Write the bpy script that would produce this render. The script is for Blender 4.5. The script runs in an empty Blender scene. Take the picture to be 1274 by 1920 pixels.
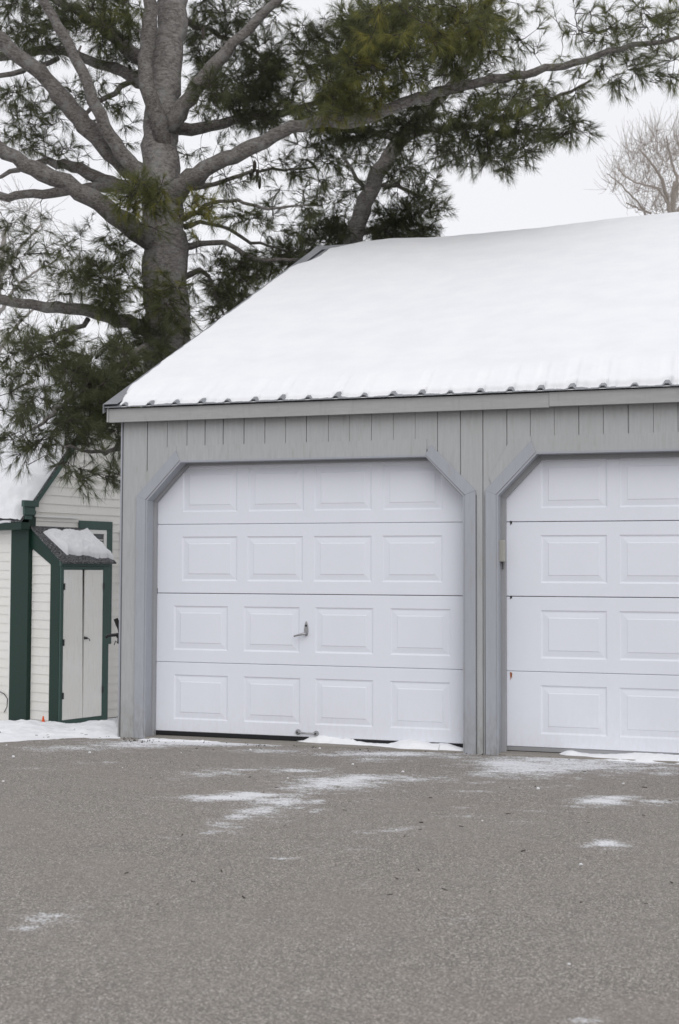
import bpy, math, random
import numpy as np
from mathutils import Vector, Matrix

random.seed(7)
rng = np.random.default_rng(11)
scene = bpy.context.scene

# ------------------------------------------------------------------ camera, world, sun
F = 2400.0                                  # focal length in photo pixels (1274 wide)
PITCH, ROLL, TH = 0.0457223, 0.0033974, 0.3015571
CAM = np.array([4.36256, -9.19940, 1.25587])
cr, sr, cp, sp = math.cos(ROLL), math.sin(ROLL), math.cos(PITCH), math.sin(PITCH)
M_ = np.array([[cr, -sr, 0], [sr, cr, 0], [0, 0, 1]]) @ np.array([[1, 0, 0], [0, cp, sp], [0, -sp, cp]])
W_ = np.array([[math.cos(TH), math.sin(TH), 0], [0, 0, -1], [-math.sin(TH), math.cos(TH), 0]])
R_ = M_ @ W_                                # world -> camera (x right, y down, z forward)
cd = bpy.data.cameras.new('camera')
cam = bpy.data.objects.new('camera', cd)
scene.collection.objects.link(cam)
cd.sensor_fit = 'HORIZONTAL'; cd.sensor_width = 36.0; cd.lens = 36.0 * F / 1274.0
cd.clip_start = 0.05; cd.clip_end = 2000
m = Matrix.Identity(4)
for i in range(3):
    m[i][0] = R_[0][i]; m[i][1] = -R_[1][i]; m[i][2] = -R_[2][i]; m[i][3] = CAM[i]
cam.matrix_world = m
cd.dof.use_dof = True; cd.dof.focus_distance = 10.5; cd.dof.aperture_fstop = 7.1
scene.camera = cam

scene.view_settings.view_transform = 'Standard'
scene.view_settings.look = 'None'
scene.view_settings.exposure = 0.0
scene.view_settings.gamma = 1.0

SUN_EL, SUN_AZ = math.radians(34), math.radians(152)   # azimuth from +Y clockwise (towards -Y, a little +X)
wd = bpy.data.worlds.new('World'); scene.world = wd; wd.use_nodes = True
nt = wd.node_tree; nt.nodes.clear()
wo = nt.nodes.new('ShaderNodeOutputWorld'); bg = nt.nodes.new('ShaderNodeBackground')
sky = nt.nodes.new('ShaderNodeTexSky'); sky.sky_type = 'NISHITA'; sky.sun_disc = False
sky.sun_elevation = SUN_EL; sky.sun_rotation = SUN_AZ
hs = nt.nodes.new('ShaderNodeHueSaturation'); hs.inputs['Saturation'].default_value = 0.12
nt.links.new(sky.outputs[0], hs.inputs['Color'])
mixw = nt.nodes.new('ShaderNodeMix'); mixw.data_type = 'RGBA'; mixw.inputs[0].default_value = 0.93
tcw = nt.nodes.new('ShaderNodeTexCoord'); nzw = nt.nodes.new('ShaderNodeTexNoise')
nzw.inputs['Scale'].default_value = 2.2; nzw.inputs['Detail'].default_value = 3
nt.links.new(tcw.outputs['Generated'], nzw.inputs['Vector'])
crw = nt.nodes.new('ShaderNodeValToRGB')
crw.color_ramp.elements[0].position = 0.3; crw.color_ramp.elements[0].color = (7.55, 7.6, 7.95, 1)
crw.color_ramp.elements[1].position = 0.7; crw.color_ramp.elements[1].color = (7.9, 7.95, 8.25, 1)
nt.links.new(nzw.outputs['Fac'], crw.inputs['Fac'])
nt.links.new(hs.outputs['Color'], mixw.inputs[6]); nt.links.new(crw.outputs['Color'], mixw.inputs[7])
nt.links.new(mixw.outputs[2], bg.inputs['Color']); bg.inputs['Strength'].default_value = 0.12
nt.links.new(bg.outputs[0], wo.inputs[0])

sl = bpy.data.lights.new('sun', 'SUN'); sl.energy = 1.1; sl.angle = math.radians(50); sl.color = (1.0, 0.985, 0.96)
sun = bpy.data.objects.new('sun', sl); scene.collection.objects.link(sun)
sd = Vector((math.sin(SUN_AZ) * math.cos(SUN_EL), math.cos(SUN_AZ) * math.cos(SUN_EL), math.sin(SUN_EL)))
sun.rotation_euler = sd.to_track_quat('Z', 'Y').to_euler()

# ------------------------------------------------------------------ helpers
def ray(px, py):
    return R_.T @ np.array([(px - 637) / F, (py - 960) / F, 1.0])
def PY(px, py, y=0.0):                      # point of the plane y = const seen at a photo position
    d = ray(px, py); return CAM + d * ((y - CAM[1]) / d[1])
def PZ(px, py, z=0.0):
    d = ray(px, py); return CAM + d * ((z - CAM[2]) / d[2])
def PP(px, py, o, n):
    d = ray(px, py); return CAM + d * (np.dot(np.asarray(o) - CAM, n) / np.dot(d, n))
def PD(px, py, dep):
    d = ray(px, py); return CAM + d * dep
LAT = np.array([math.cos(TH), math.sin(TH), 0]); FWD = np.array([-math.sin(TH), math.cos(TH), 0])

class MB:
    def __init__(s): s.v = []; s.f = []
    def add(s, vs, fs):
        b = len(s.v); s.v += [tuple(map(float, q)) for q in vs]; s.f += [tuple(b + i for i in f) for f in fs]
    def box(s, x0, x1, y0, y1, z0, z1):
        s.obox(np.array([x0, y0, z0]), np.array([x1 - x0, 0, 0]), np.array([0, y1 - y0, 0]), np.array([0, 0, z1 - z0]))
    def obox(s, o, a, b, c):
        o = np.asarray(o, float); a = np.asarray(a, float); b = np.asarray(b, float); c = np.asarray(c, float)
        s.add([o, o + a, o + a + b, o + b, o + c, o + a + c, o + a + b + c, o + b + c],
              [(0, 3, 2, 1), (4, 5, 6, 7), (0, 1, 5, 4), (1, 2, 6, 5), (2, 3, 7, 6), (3, 0, 4, 7)])
    def prism(s, pts, ext):                 # closed 3-D polygon, extruded by a vector
        n = len(pts); ext = np.asarray(ext, float); p = [np.asarray(q, float) for q in pts]
        s.add(p + [q + ext for q in p], [tuple(range(n)), tuple(range(2 * n - 1, n - 1, -1))] +
              [(i, (i + 1) % n, n + (i + 1) % n, n + i)[::-1] for i in range(n)])
    def tube(s, pts, rad, seg=8, jit=0.0):
        P = np.array(pts, float); n = len(P)
        rad = np.full(n, rad) if np.isscalar(rad) else np.array(rad, float)
        T = np.gradient(P, axis=0); T /= np.linalg.norm(T, axis=1)[:, None] + 1e-9
        ref = np.array([0.31, 0.9, 0.2]) if abs(T[0] @ np.array([0.31, 0.9, 0.2])) < .85 else np.array([1.0, 0, 0])
        u = np.cross(T, ref); u /= np.linalg.norm(u, axis=1)[:, None] + 1e-9
        w = np.cross(T, u)
        a = np.linspace(0, 2 * math.pi, seg, endpoint=False)
        rr = rad[:, None] * (1 + jit * rng.normal(size=(n, seg)))
        V = P[:, None, :] + rr[..., None] * (np.cos(a)[None, :, None] * u[:, None, :] + np.sin(a)[None, :, None] * w[:, None, :])
        b = len(s.v); s.v += [tuple(q) for q in V.reshape(-1, 3)]
        for i in range(n - 1):
            for j in range(seg):
                k = (j + 1) % seg
                s.f.append((b + i * seg + j, b + i * seg + k, b + (i + 1) * seg + k, b + (i + 1) * seg + j))
        s.f.append(tuple(b + j for j in range(seg))[::-1]); s.f.append(tuple(b + (n - 1) * seg + j for j in range(seg)))
    def build(s, name, mat, parent=None, smooth=False, bevel=0.0):
        me = bpy.data.meshes.new(name); me.from_pydata(s.v, [], s.f); me.update()
        import bmesh
        bm = bmesh.new(); bm.from_mesh(me); bmesh.ops.recalc_face_normals(bm, faces=bm.faces); bm.to_mesh(me); bm.free()
        return link(name, me, mat, parent, smooth, bevel)

def link(name, me, mat, parent=None, smooth=False, bevel=0.0):
    o = bpy.data.objects.new(name, me); scene.collection.objects.link(o)
    if mat: me.materials.append(mat)
    if smooth: me.polygons.foreach_set('use_smooth', [True] * len(me.polygons))
    if parent:
        o.parent = parent; o.matrix_parent_inverse = world_of(parent).inverted()
    if bevel:
        b = o.modifiers.new('bevel', 'BEVEL'); b.width = bevel; b.segments = 2; b.limit_method = 'ANGLE'
    return o
def world_of(o):
    m = Matrix.Translation(o.location) @ o.rotation_euler.to_matrix().to_4x4()
    if o.parent: m = world_of(o.parent) @ o.matrix_parent_inverse @ m
    return m
def thing(name, label, cat, loc=(0, 0, 0), group=None):
    o = bpy.data.objects.new(name, None); scene.collection.objects.link(o); o.location = Vector([float(q) for q in loc])
    o.empty_display_size = 0.2
    return tag(o, label, cat, group)
def tag(o, label=None, cat=None, group=None, kind=None):
    if label: o['label'] = label
    if cat: o['category'] = cat
    if group: o['group'] = group
    if kind: o['kind'] = kind
    return o
def grid_mesh(name, X, Y, Z):
    n, k = X.shape
    v = np.stack([X, Y, Z], -1).reshape(-1, 3)
    i = np.arange(n - 1)[:, None] * k + np.arange(k - 1)[None, :]
    f = np.stack([i, i + 1, i + k + 1, i + k], -1).reshape(-1, 4)
    me = bpy.data.meshes.new(name); me.from_pydata(v.tolist(), [], f.tolist()); me.update()
    return me
# cheap value noise on arrays
_T = rng.random((64, 64))
def vn(x, y):
    xi = np.floor(x).astype(int); yi = np.floor(y).astype(int); fx = x - xi; fy = y - yi
    fx = fx * fx * (3 - 2 * fx); fy = fy * fy * (3 - 2 * fy)
    g = lambda a, b: _T[a % 64, b % 64]
    return (g(xi, yi) * (1 - fx) + g(xi + 1, yi) * fx) * (1 - fy) + (g(xi, yi + 1) * (1 - fx) + g(xi + 1, yi + 1) * fx) * fy
def fbm(x, y, o=4):
    s = 0; a = .5
    for k in range(o): s = s + a * vn(x * 2 ** k + 17 * k, y * 2 ** k + 31 * k); a *= .5
    return s
def sm(t): t = np.clip(t, 0, 1); return t * t * (3 - 2 * t)

# ------------------------------------------------------------------ materials
def mat(name, col, rough=0.6, spec=0.3, metal=0.0):
    m = bpy.data.materials.new(name); m.use_nodes = True
    b = m.node_tree.nodes['Principled BSDF']
    b.inputs['Base Color'].default_value = (*col, 1); b.inputs['Roughness'].default_value = rough
    b.inputs['Specular IOR Level'].default_value = spec; b.inputs['Metallic'].default_value = metal
    return m
def N(m, t, **k):
    n = m.node_tree.nodes.new(t)
    for a, v in k.items():
        if a in n.inputs: n.inputs[a].default_value = v
        else: setattr(n, a, v)
    return n
def L(m, a, b): m.node_tree.links.new(a, b)
def pos(m, scale=(1, 1, 1)):
    g = N(m, 'ShaderNodeNewGeometry'); mp = N(m, 'ShaderNodeMapping'); mp.inputs['Scale'].default_value = scale
    L(m, g.outputs['Position'], mp.inputs['Vector']); return mp.outputs[0]
def noise(m, vec, scale, detail=4, rough=.55):
    n = N(m, 'ShaderNodeTexNoise'); n.inputs['Scale'].default_value = scale; n.inputs['Detail'].default_value = detail
    n.inputs['Roughness'].default_value = rough; L(m, vec, n.inputs['Vector']); return n.outputs['Fac']
def ramp(m, fac, *stops):
    r = N(m, 'ShaderNodeValToRGB'); e = r.color_ramp.elements
    while len(e) < len(stops): e.new(0.5)
    for i, (p, c) in enumerate(stops):
        e[i].position = p; e[i].color = (*c, 1) if not np.isscalar(c) else (c, c, c, 1)
    L(m, fac, r.inputs['Fac']); return r.outputs['Color']
def mix(m, fac, a, b, mode='MIX'):
    x = N(m, 'ShaderNodeMix'); x.data_type = 'RGBA'; x.blend_type = mode
    for s, v in ((0, fac), (6, a), (7, b)):
        if hasattr(v, 'links'): L(m, v, x.inputs[s])
        elif s == 0: x.inputs[0].default_value = v
        else: x.inputs[s].default_value = (*v, 1)
    return x.outputs[2]
def base(m, col): L(m, col, m.node_tree.nodes['Principled BSDF'].inputs['Base Color'])
def bump(m, h, strength=.3, dist=.01):
    b = N(m, 'ShaderNodeBump'); b.inputs['Strength'].default_value = strength; b.inputs['Distance'].default_value = dist
    L(m, h, b.inputs['Height']); L(m, b.outputs[0], m.node_tree.nodes['Principled BSDF'].inputs['Normal'])
def painted(name, col, var=.12, grain=(6, 6, .5), rough=.55, bs=.15, dirt=None):
    m = mat(name, col, rough)
    v = pos(m, grain); n = noise(m, v, 14, 6, .65); w = noise(m, pos(m), 1.7, 5)
    c = np.array(col)
    k = ramp(m, n, (.3, tuple(c * (1 - var))), (.7, tuple(np.minimum(c * (1 + var * .6), 1))))
    k = mix(m, ramp(m, w, (.35, 0.0), (.7, .5)), k, tuple(c * (1 - var * 1.2) * np.array([1.0, .99, .96])))
    if dirt:
        z = noise(m, pos(m, (9, 9, 1.2)), 4, 5)
        k = mix(m, ramp(m, z, (.56, 0.0), (.8, dirt[1])), k, dirt[0])
    base(m, k); bump(m, n, bs, .004); return m
M = {}
M['siding'] = painted('gray_stain_siding', (.40, .41, .418), .10, dirt=((.27, .27, .25), .5))
M['trim'] = painted('gray_trim', (.35, .365, .405), .07, dirt=((.27, .27, .26), .4))
M['fascia'] = painted('gray_fascia', (.36, .362, .365), .10, (.5, 6, 6), dirt=((.26, .26, .25), .5))
M['recess'] = painted('gray_jamb', (.31, .315, .33), .08)
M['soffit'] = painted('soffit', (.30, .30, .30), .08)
M['door'] = mat('white_steel_door', (.76, .77, .80), .42, .35)
_n = noise(M['door'], pos(M['door'], (1.5, 1, .8)), 2.0, 5); _s = noise(M['door'], pos(M['door'], (120, 120, 6)), 3.0, 3)
base(M['door'], mix(M['door'], ramp(M['door'], _n, (.4, 0.0), (.75, .6)), (.715, .735, .80), (.675, .695, .76))); bump(M['door'], _s, .12, .0015)
def splash(m, col, z1, amt):
    g = N(m, 'ShaderNodeNewGeometry'); sx = N(m, 'ShaderNodeSeparateXYZ'); L(m, g.outputs['Position'], sx.inputs[0])
    n = noise(m, pos(m, (3, 3, 1)), 12, 6, .7)
    h = N(m, 'ShaderNodeMapRange'); h.inputs['From Min'].default_value = z1; h.inputs['From Max'].default_value = GZ; L(m, sx.outputs['Z'], h.inputs['Value'])
    f = N(m, 'ShaderNodeMath'); f.operation = 'MULTIPLY'; L(m, h.outputs[0], f.inputs[0]); L(m, ramp(m, n, (.35, 0.0), (.75, amt)), f.inputs[1])
    bc = m.node_tree.nodes['Principled BSDF'].inputs['Base Color']; src = bc.links[0].from_socket
    L(m, mix(m, f.outputs[0], src, col), bc)
GZ = -0.045
splash(M['door'], (.56, .53, .49), .35, .4); splash(M['siding'], (.20, .19, .17), .4, .9); splash(M['trim'], (.20, .19, .17), .4, .9)
M['rubber'] = mat('black_rubber', (.012, .012, .014), .6)
M['roofmetal'] = painted('gray_roof_metal', (.23, .24, .26), .15, (3, 3, 3), .38, .05)
M['metal'] = mat('weathered_metal', (.36, .36, .37), .38, .5, .75)
M['darkmetal'] = mat('dark_metal', (.03, .03, .032), .5)
M['rust'] = painted('rust', (.36, .12, .05), .3)
M['plastic'] = mat('ivory_plastic', (.34, .33, .30), .45)
M['dark'] = mat('dark_interior', (.02, .02, .022), .8)
M['concrete'] = painted('concrete', (.27, .25, .225), .2, (4, 4, 4), .85, .4)
M['green'] = painted('dark_green_paint', (.010, .033, .024), .12, (5, 5, .6), .5, .1)
M['green2'] = painted('worn_green_paint', (.050, .092, .080), .18, (5, 5, .6), .55, .1)
M['clap'] = painted('cream_clapboard', (.74, .725, .69), .05, (1.5, 1.5, 8), .6, .06, dirt=((.55, .53, .48), .35))
M['whitetrim'] = painted('white_trim', (.72, .72, .70), .05)
M['sheddoor'] = painted('weathered_white_board', (.80, .79, .76), .08, (14, 14, .5), .6, .25, dirt=((.55, .52, .46), .5))
M['glass'] = mat('window_glass', (.03, .035, .04), .08, .6)
M['bike'] = mat('bike_black', (.015, .015, .018), .35)
M['tyre'] = mat('tyre', (.02, .02, .02), .8)
M['orange'] = mat('orange_plastic', (.75, .10, .02), .5)
# shingles
ms = M['shingle'] = mat('asphalt_shingles', (.04, .04, .042), .95)
_v = noise(ms, pos(ms), 110, 2); base(ms, ramp(ms, _v, (.45, (.022, .023, .025)), (.58, (.07, .07, .072)), (.63, (.5, .5, .52)))); bump(ms, _v, .6, .004)
# snow
def snowmat(name, bs=.35, coarse=6):
    m = mat(name, (.80, .81, .83), .75, .25)
    p = m.node_tree.nodes['Principled BSDF']
    p.inputs['Subsurface Weight'].default_value = .0
    a = noise(m, pos(m), coarse, 6, .6); b = noise(m, pos(m), 90, 3)
    ad = N(m, 'ShaderNodeMath'); ad.operation = 'MULTIPLY_ADD'; ad.inputs[1].default_value = .12
    L(m, b, ad.inputs[0]); L(m, a, ad.inputs[2]); bump(m, ad.outputs[0], bs, .03)
    base(m, ramp(m, a, (.35, (.755, .765, .79)), (.65, (.80, .805, .82))))
    return m
M['snow'] = snowmat('snow'); M['roofsnow'] = snowmat('roof_snow', .05, 3)
# asphalt with aggregate and dusting
ma = M['asphalt'] = mat('asphalt', (.2, .19, .18), .9, .2)
g3 = noise(ma, pos(ma), 1.3, 6, .6); g4 = noise(ma, pos(ma), 9, 5, .6)
def stones(scale):
    g = N(ma, 'ShaderNodeTexVoronoi'); g.inputs['Scale'].default_value = scale; L(ma, pos(ma), g.inputs['Vector'])
    c = N(ma, 'ShaderNodeSeparateColor'); L(ma, g.outputs['Color'], c.inputs[0]); return g, c
g1, c1 = stones(190); g2_, c2 = stones(105)
st = ramp(ma, c1.outputs[0], (0.0, (.135, .126, .116)), (.35, (.205, .190, .173)), (.7, (.270, .248, .223)), (.88, (.37, .34, .305)), (.97, (.56, .52, .48)))
inside = ramp(ma, g2_.outputs['Distance'], (.30, 1.0), (.52, 0.0))      # bigger pebbles, some dark, some pale, a few reddish
peb = ramp(ma, c2.outputs[1], (0.0, (.085, .080, .076)), (.35, (.14, .13, .12)), (.55, (.27, .245, .22)), (.8, (.37, .30, .26)), (.93, (.56, .53, .49)))
sel = ramp(ma, c2.outputs[2], (.55, 0.0), (.63, .8))
mm_ = N(ma, 'ShaderNodeMath'); mm_.operation = 'MULTIPLY'; L(ma, inside, mm_.inputs[0]); L(ma, sel, mm_.inputs[1])
st = mix(ma, mm_.outputs[0], st, peb)
st = mix(ma, ramp(ma, g3, (.35, 0.0), (.7, .38)), st, (.285, .260, .235))
st = mix(ma, ramp(ma, g4, (.5, 0.0), (.75, .30)), st, (.18, .168, .155))
g5 = noise(ma, pos(ma, (1, 1.6, 1)), .75, 5, .6)
st = mix(ma, ramp(ma, g5, (.52, 0.0), (.66, .30)), st, (.27, .232, .208))
at = N(ma, 'ShaderNodeAttribute'); at.attribute_name = 'dust'
dn = noise(ma, pos(ma), 75, 5, .8); dn2 = noise(ma, pos(ma, (1, 2.0, 1)), 7, 6, .7)
def mth(m, op, a, b):
    n = N(m, 'ShaderNodeMath'); n.operation = op
    for i, v in enumerate((a, b)):
        if hasattr(v, 'links'): L(m, v, n.inputs[i])
        else: n.inputs[i].default_value = v
    return n.outputs[0]
sumn = mth(ma, 'ADD', mth(ma, 'MULTIPLY', dn, 1.25), mth(ma, 'MULTIPLY', dn2, .75))
val = mth(ma, 'ADD', sumn, at.outputs['Fac'])
dm = ramp(ma, mth(ma, 'SUBTRACT', val, .615), (.58, 0.0), (.80, .9))
base(ma, mix(ma, dm, st, (.78, .79, .82)))
hh = mth(ma, 'ADD', g1.outputs['Distance'], mth(ma, 'MULTIPLY', dm, .5)); bump(ma, hh, .55, .006)
# bark
def bark(name, a, b, sc=1.0, lich=.7):
    m = mat(name, a, .95, .1)
    n1 = noise(m, pos(m, (1, 1, 2.2)), 16 * sc, 8, .75); n2 = noise(m, pos(m), 5 * sc, 4); n3 = noise(m, pos(m), 60 * sc, 3)
    k = ramp(m, n1, (.36, tuple(np.array(a) * .55)), (.47, a), (.66, b))
    k = mix(m, ramp(m, n2, (.5, 0.0), (.7, lich)), k, (.31, .305, .29))
    k = mix(m, ramp(m, n3, (.62, 0.0), (.72, .8)), k, (.46, .455, .43))
    base(m, k); bump(m, n1, 1.0, .03); return m
M['bark'] = bark('pine_bark', (.20, .185, .175), (.36, .338, .325))
M['bark2'] = bark('limb_bark', (.155, .141, .131), (.30, .282, .268), 1.6)
M['twig'] = mat('twig', (.05, .042, .036), .9)
M['willow'] = mat('willow_bark', (.30, .265, .235), .9)
M['barebark'] = mat('pale_twigs', (.26, .245, .23), .9)
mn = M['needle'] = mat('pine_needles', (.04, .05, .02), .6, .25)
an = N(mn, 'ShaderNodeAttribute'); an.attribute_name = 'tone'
base(mn, ramp(mn, an.outputs['Fac'], (0.0, (.070, .080, .048)), (.45, (.120, .132, .058)), (.75, (.23, .22, .055)), (1.0, (.34, .29, .065))))  # natural needle colours, with sunlit and shaded masses painted in through tone
_tr = N(mn, 'ShaderNodeBsdfTranslucent'); _mx = N(mn, 'ShaderNodeMixShader'); _mx.inputs[0].default_value = .42
_src = mn.node_tree.nodes['Principled BSDF'].inputs['Base Color'].links[0].from_socket; L(mn, _src, _tr.inputs['Color'])
L(mn, mn.node_tree.nodes['Principled BSDF'].outputs[0], _mx.inputs[1]); L(mn, _tr.outputs[0], _mx.inputs[2]); L(mn, _mx.outputs[0], mn.node_tree.nodes['Material Output'].inputs['Surface'])

# ------------------------------------------------------------------ ground
GZ = -0.045
def terrain(x, y):
    # level under the paving, falling away behind its far left edge towards the small house
    e = PZ(0, 1391, GZ); e2 = PZ(226, 1385, GZ)
    d = (e2 - e)[:2]; d = d / np.linalg.norm(d); nrm = np.array([-d[1], d[0]])
    s = (x - e[0]) * nrm[0] + (y - e[1]) * nrm[1]
    return s
gx = np.concatenate([np.linspace(-400, -12, 14), np.linspace(-10, 9, 150), np.linspace(12, 400, 14)])
gy = np.concatenate([np.linspace(-200, -12, 8), np.linspace(-10, 13, 200), np.linspace(16, 600, 14)])
X, Y = np.meshgrid(gx, gy)
s = terrain(X, Y)
Z = np.where(s < 0, -.10, -.10 + .0)
def gfall(s): return -.10 - .82 * sm((s - .7) / 4.6)
fall = gfall(s)
Z = np.where(s > 0, fall, Z) + np.where(s > .3, .05 * (fbm(X * 1.3, Y * 1.3) - .5), 0)
tag(link('ground', grid_mesh('ground', X, Y, Z), M['snow'], smooth=True), kind='structure')

ax = np.concatenate([np.linspace(-30, -2.1, 12), np.arange(-2, 6.2, .03), np.linspace(6.4, 30, 10)])
ay = np.concatenate([np.linspace(-30, -7.2, 10), np.arange(-7, 0.06, .03)])
X, Y = np.meshgrid(ax, ay)
# the far left edge follows the snow bank
e = PZ(0, 1391, GZ); e2 = PZ(226, 1385, GZ); sl_ = (e2[1] - e[1]) / (e2[0] - e[0])
lim = np.where(X < -.25, e[1] + sl_ * (X - e[0]) + .12, .05)
Y = np.minimum(Y, lim)
Z = GZ + .012 * (fbm(X * .7, Y * .7, 3) - .45) * sm((-Y - .3) / 1.5)
me = grid_mesh('driveway', X, Y, Z)
dust = np.zeros_like(X)
patches = [(455, 1493, 75, 8, 1.0), (500, 1500, 70, 8, .7), (470, 1525, 60, 14, .6), (430, 1552, 45, 12, .5), (640, 1466, 95, 13, .9),
  (560, 1478, 60, 9, .6), (760, 1462, 90, 6, .65), (400, 1447, 80, 9, .5), (520, 1445, 80, 7, .45), (590, 1520, 16, 4, .8), (725, 1560, 60, 5, .5),
  (640, 1590, 60, 5, .25), (980, 1438, 95, 17, .95), (1080, 1432, 120, 16, .8), (1200, 1428, 90, 10, .7), (915, 1452, 50, 6, .6),
  (1130, 1501, 48, 8, 1.0), (1180, 1494, 30, 4, .7), (1235, 1502, 50, 6, .7), (1135, 1582, 34, 6, 1.1), (1105, 1587, 22, 3, .7),
  (80, 1725, 50, 12, .7), (110, 1715, 25, 6, .5), (890, 1722, 30, 4, .65), (1100, 1914, 30, 6, .8), (865, 1530, 40, 4, .5), (960, 1540, 40, 5, .35),
  (890, 1483, 60, 4, .45), (400, 1393, 190, 5, 1.2), (130, 1403, 110, 6, .6), (260, 1398, 80, 5, .8), (740, 1414, 160, 5, .8), (700, 1425, 60, 5, .5),
  (1000, 1475, 120, 5, .35), (1240, 1440, 60, 8, .5), (300, 1470, 60, 5, .25), (420, 1640, 50, 6, .2), (700, 1500, 60, 5, .25), (930, 1410, 60, 5, .4)]
patches += [(330 + 0, 1572, 30, 5, .35), (395, 1560, 22, 6, .6), (415, 1545, 30, 7, .65), (450, 1530, 40, 8, .75), (490, 1518, 45, 8, .8), (540, 1503, 45, 8, .8), (560, 1490, 50, 6, .6), (600, 1474, 60, 7, .8), (680, 1458, 70, 7, .8), (730, 1456, 60, 5, .7), (820, 1458, 50, 4, .6),
  (560, 1444, 70, 4, .8), (450, 1443, 60, 4, .6), (380, 1452, 40, 6, .55), (345, 1460, 40, 4, .4), (420, 1495, 70, 6, 1.1), (470, 1490, 60, 6, 1.1), (595, 1502, 20, 3, .8), (560, 1515, 20, 3, .7), (760, 1553, 30, 3, .6), (740, 1558, 28, 2, .8), (540, 1610, 40, 3, .45),
  (960, 1432, 70, 9, 1.0), (1040, 1440, 80, 9, .9), (1010, 1424, 60, 6, .8), (930, 1446, 40, 4, .8), (1110, 1424, 70, 6, .7), (1180, 1440, 70, 7, .6), (1250, 1450, 40, 5, .55), (905, 1468, 40, 3, .55), (1080, 1512, 50, 4, .45), (1010, 1520, 40, 3, .35), (880, 1515, 30, 3, .45),
  (1160, 1585, 26, 3, .9), (1110, 1503, 40, 5, .9), (1150, 1496, 40, 4, 1.0), (60, 1738, 30, 8, .7), (95, 1720, 36, 6, .8), (165, 1700, 30, 5, .4), (250, 1690, 30, 4, .3), (320, 1570, 60, 4, .3), (200, 1430, 80, 3, .35), (60, 1440, 60, 3, .35), (500, 1408, 80, 4, .6), (620, 1415, 60, 4, .5), (850, 1420, 60, 4, .6)]
for px, py, rx, ry, a in patches:
    c = PZ(px, py, GZ); rX = abs(PZ(px + rx, py, GZ)[0] - c[0]); hY = (PZ(px, py - ry, GZ) - PZ(px, py + ry, GZ))[:2]
    rY = np.linalg.norm(hY) / 2
    uX = (PZ(px + 5, py, GZ) - c)[:2]; uX /= np.linalg.norm(uX); uY = np.array([-uX[1], uX[0]])
    dx = (X - c[0]) * uX[0] + (Y - c[1]) * uX[1]; dy = (X - c[0]) * uY[0] + (Y - c[1]) * uY[1]
    q = (dx / (rX * 1.15)) ** 2 + (dy / (rY * 1.15)) ** 2
    dust = np.maximum(dust, a * .49 * np.exp(-q ** .8 * .95))
dust += .07 * sm((-1.0 - Y) / -1.5) + .05 * (fbm(X * .8, Y * 1.9) - .3)
at_ = me.attributes.new('dust', 'FLOAT', 'POINT'); at_.data.foreach_set('value', dust.reshape(-1).astype(np.float32))
tag(link('driveway', me, ma, smooth=True), kind='structure')

# ------------------------------------------------------------------ garage
YF = -0.15                                   # siding face
YT = -0.17                                   # trim face
garage = thing('garage', 'gray wooden two door garage under a snow covered metal roof', 'garage', (2.4, 3, GZ))
GL = PY(229, 1090, YF)[0]; GR = 5.62
# roof geometry
YE = -0.27; xl_roof = PY(195, 764, YE)[0]; ZE = PY(700, 744, YE)[2]
best = None
for yr in np.arange(2.5, 7, .02):
    for q in (np.array([xl_roof, yr, 0]),):
        z = PY(595, 466, yr)
        err = abs(z[0] - xl_roof)
        if best is None or err < best[0]: best = (err, yr, z[2])
_, YR, ZR = best
PITCHR = (ZR - ZE) / (YR - YE)
YB = YR + 2.6                                 # unseen back slope, cut short so more light reaches the small house
ZB = ZE + (YB - YE) * 0 + (2 * YR - YE - YB) * PITCHR
print('GARAGE', 'GL', GL, 'roof', xl_roof, ZE, 'ridge', YR, ZR, 'pitch', math.degrees(math.atan(PITCHR)))
def rz(y): return ZE + PITCHR * (y - YE)     # roof surface
ZTOP = ZE - .10; ZBT = ZB - .12
def opening(dx):                              # inner outline of the trim, on the plane YT
    a = PY(270, 1200, YT)[0] + dx
    b = PY(872, 1150, YT)[0] + dx
    ztop = 2.10; zc = 1.80
    return [(a, GZ), (a, zc), (a + .285, ztop), (b - .285, ztop), (b, zc), (b, GZ)]
DX2 = PY(931, 1150, YT)[0] - PY(270, 1200, YT)[0]
ops = [opening(0), opening(DX2)]
# backing wall (behind the siding boards), with the openings left free
mb = MB()
def wall_pieces(mb, y0, y1, topz, grow=0.0, x0=GL, x1=GR):
    xs = x0
    for o in ops:
        (a, _), (_, zc), (c, zt), (d, _), (b, _), _ = o
        a -= grow; b += grow; c -= grow * .414; d += grow * .414; zt += grow; zc += grow * .414
        P3 = lambda x, z: (x, y0, z)
        E = (0, y1 - y0, 0)
        mb.prism([P3(xs, GZ), P3(a, GZ), P3(a, zc), P3(c, zt), P3(c, topz), P3(xs, topz)], E)
        mb.prism([P3(c, zt), P3(d, zt), P3(d, topz), P3(c, topz)], E)
        xm = (b + (ops[1][0][0] - grow)) / 2 if o is ops[0] else x1
        mb.prism([P3(d, zt), P3(b, zc), P3(b, GZ), P3(xm, GZ), P3(xm, topz), P3(d, topz)], E)
        xs = xm
wall_pieces(mb, YF + .012, 0.0, ZTOP, 0.0)
mb.box(GL, GL + .1, .001, YB - .3, GZ, ZTOP); mb.box(GR - .1, GR, .001, YB - .3, GZ, ZTOP); mb.box(GL + .1, GR - .1, YB - .4, YB - .3, GZ, ZBT)
for x in (GL, GR - .1):                       # gable triangles
    mb.prism([(x, YE + .12, ZTOP + .001), (x, YB - .3, ZTOP + .001), (x, YB - .3, ZBT), (x, YR, ZR - .12)], (.1, 0, 0))
wl = mb.build('wall', M['siding'], garage)
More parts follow.
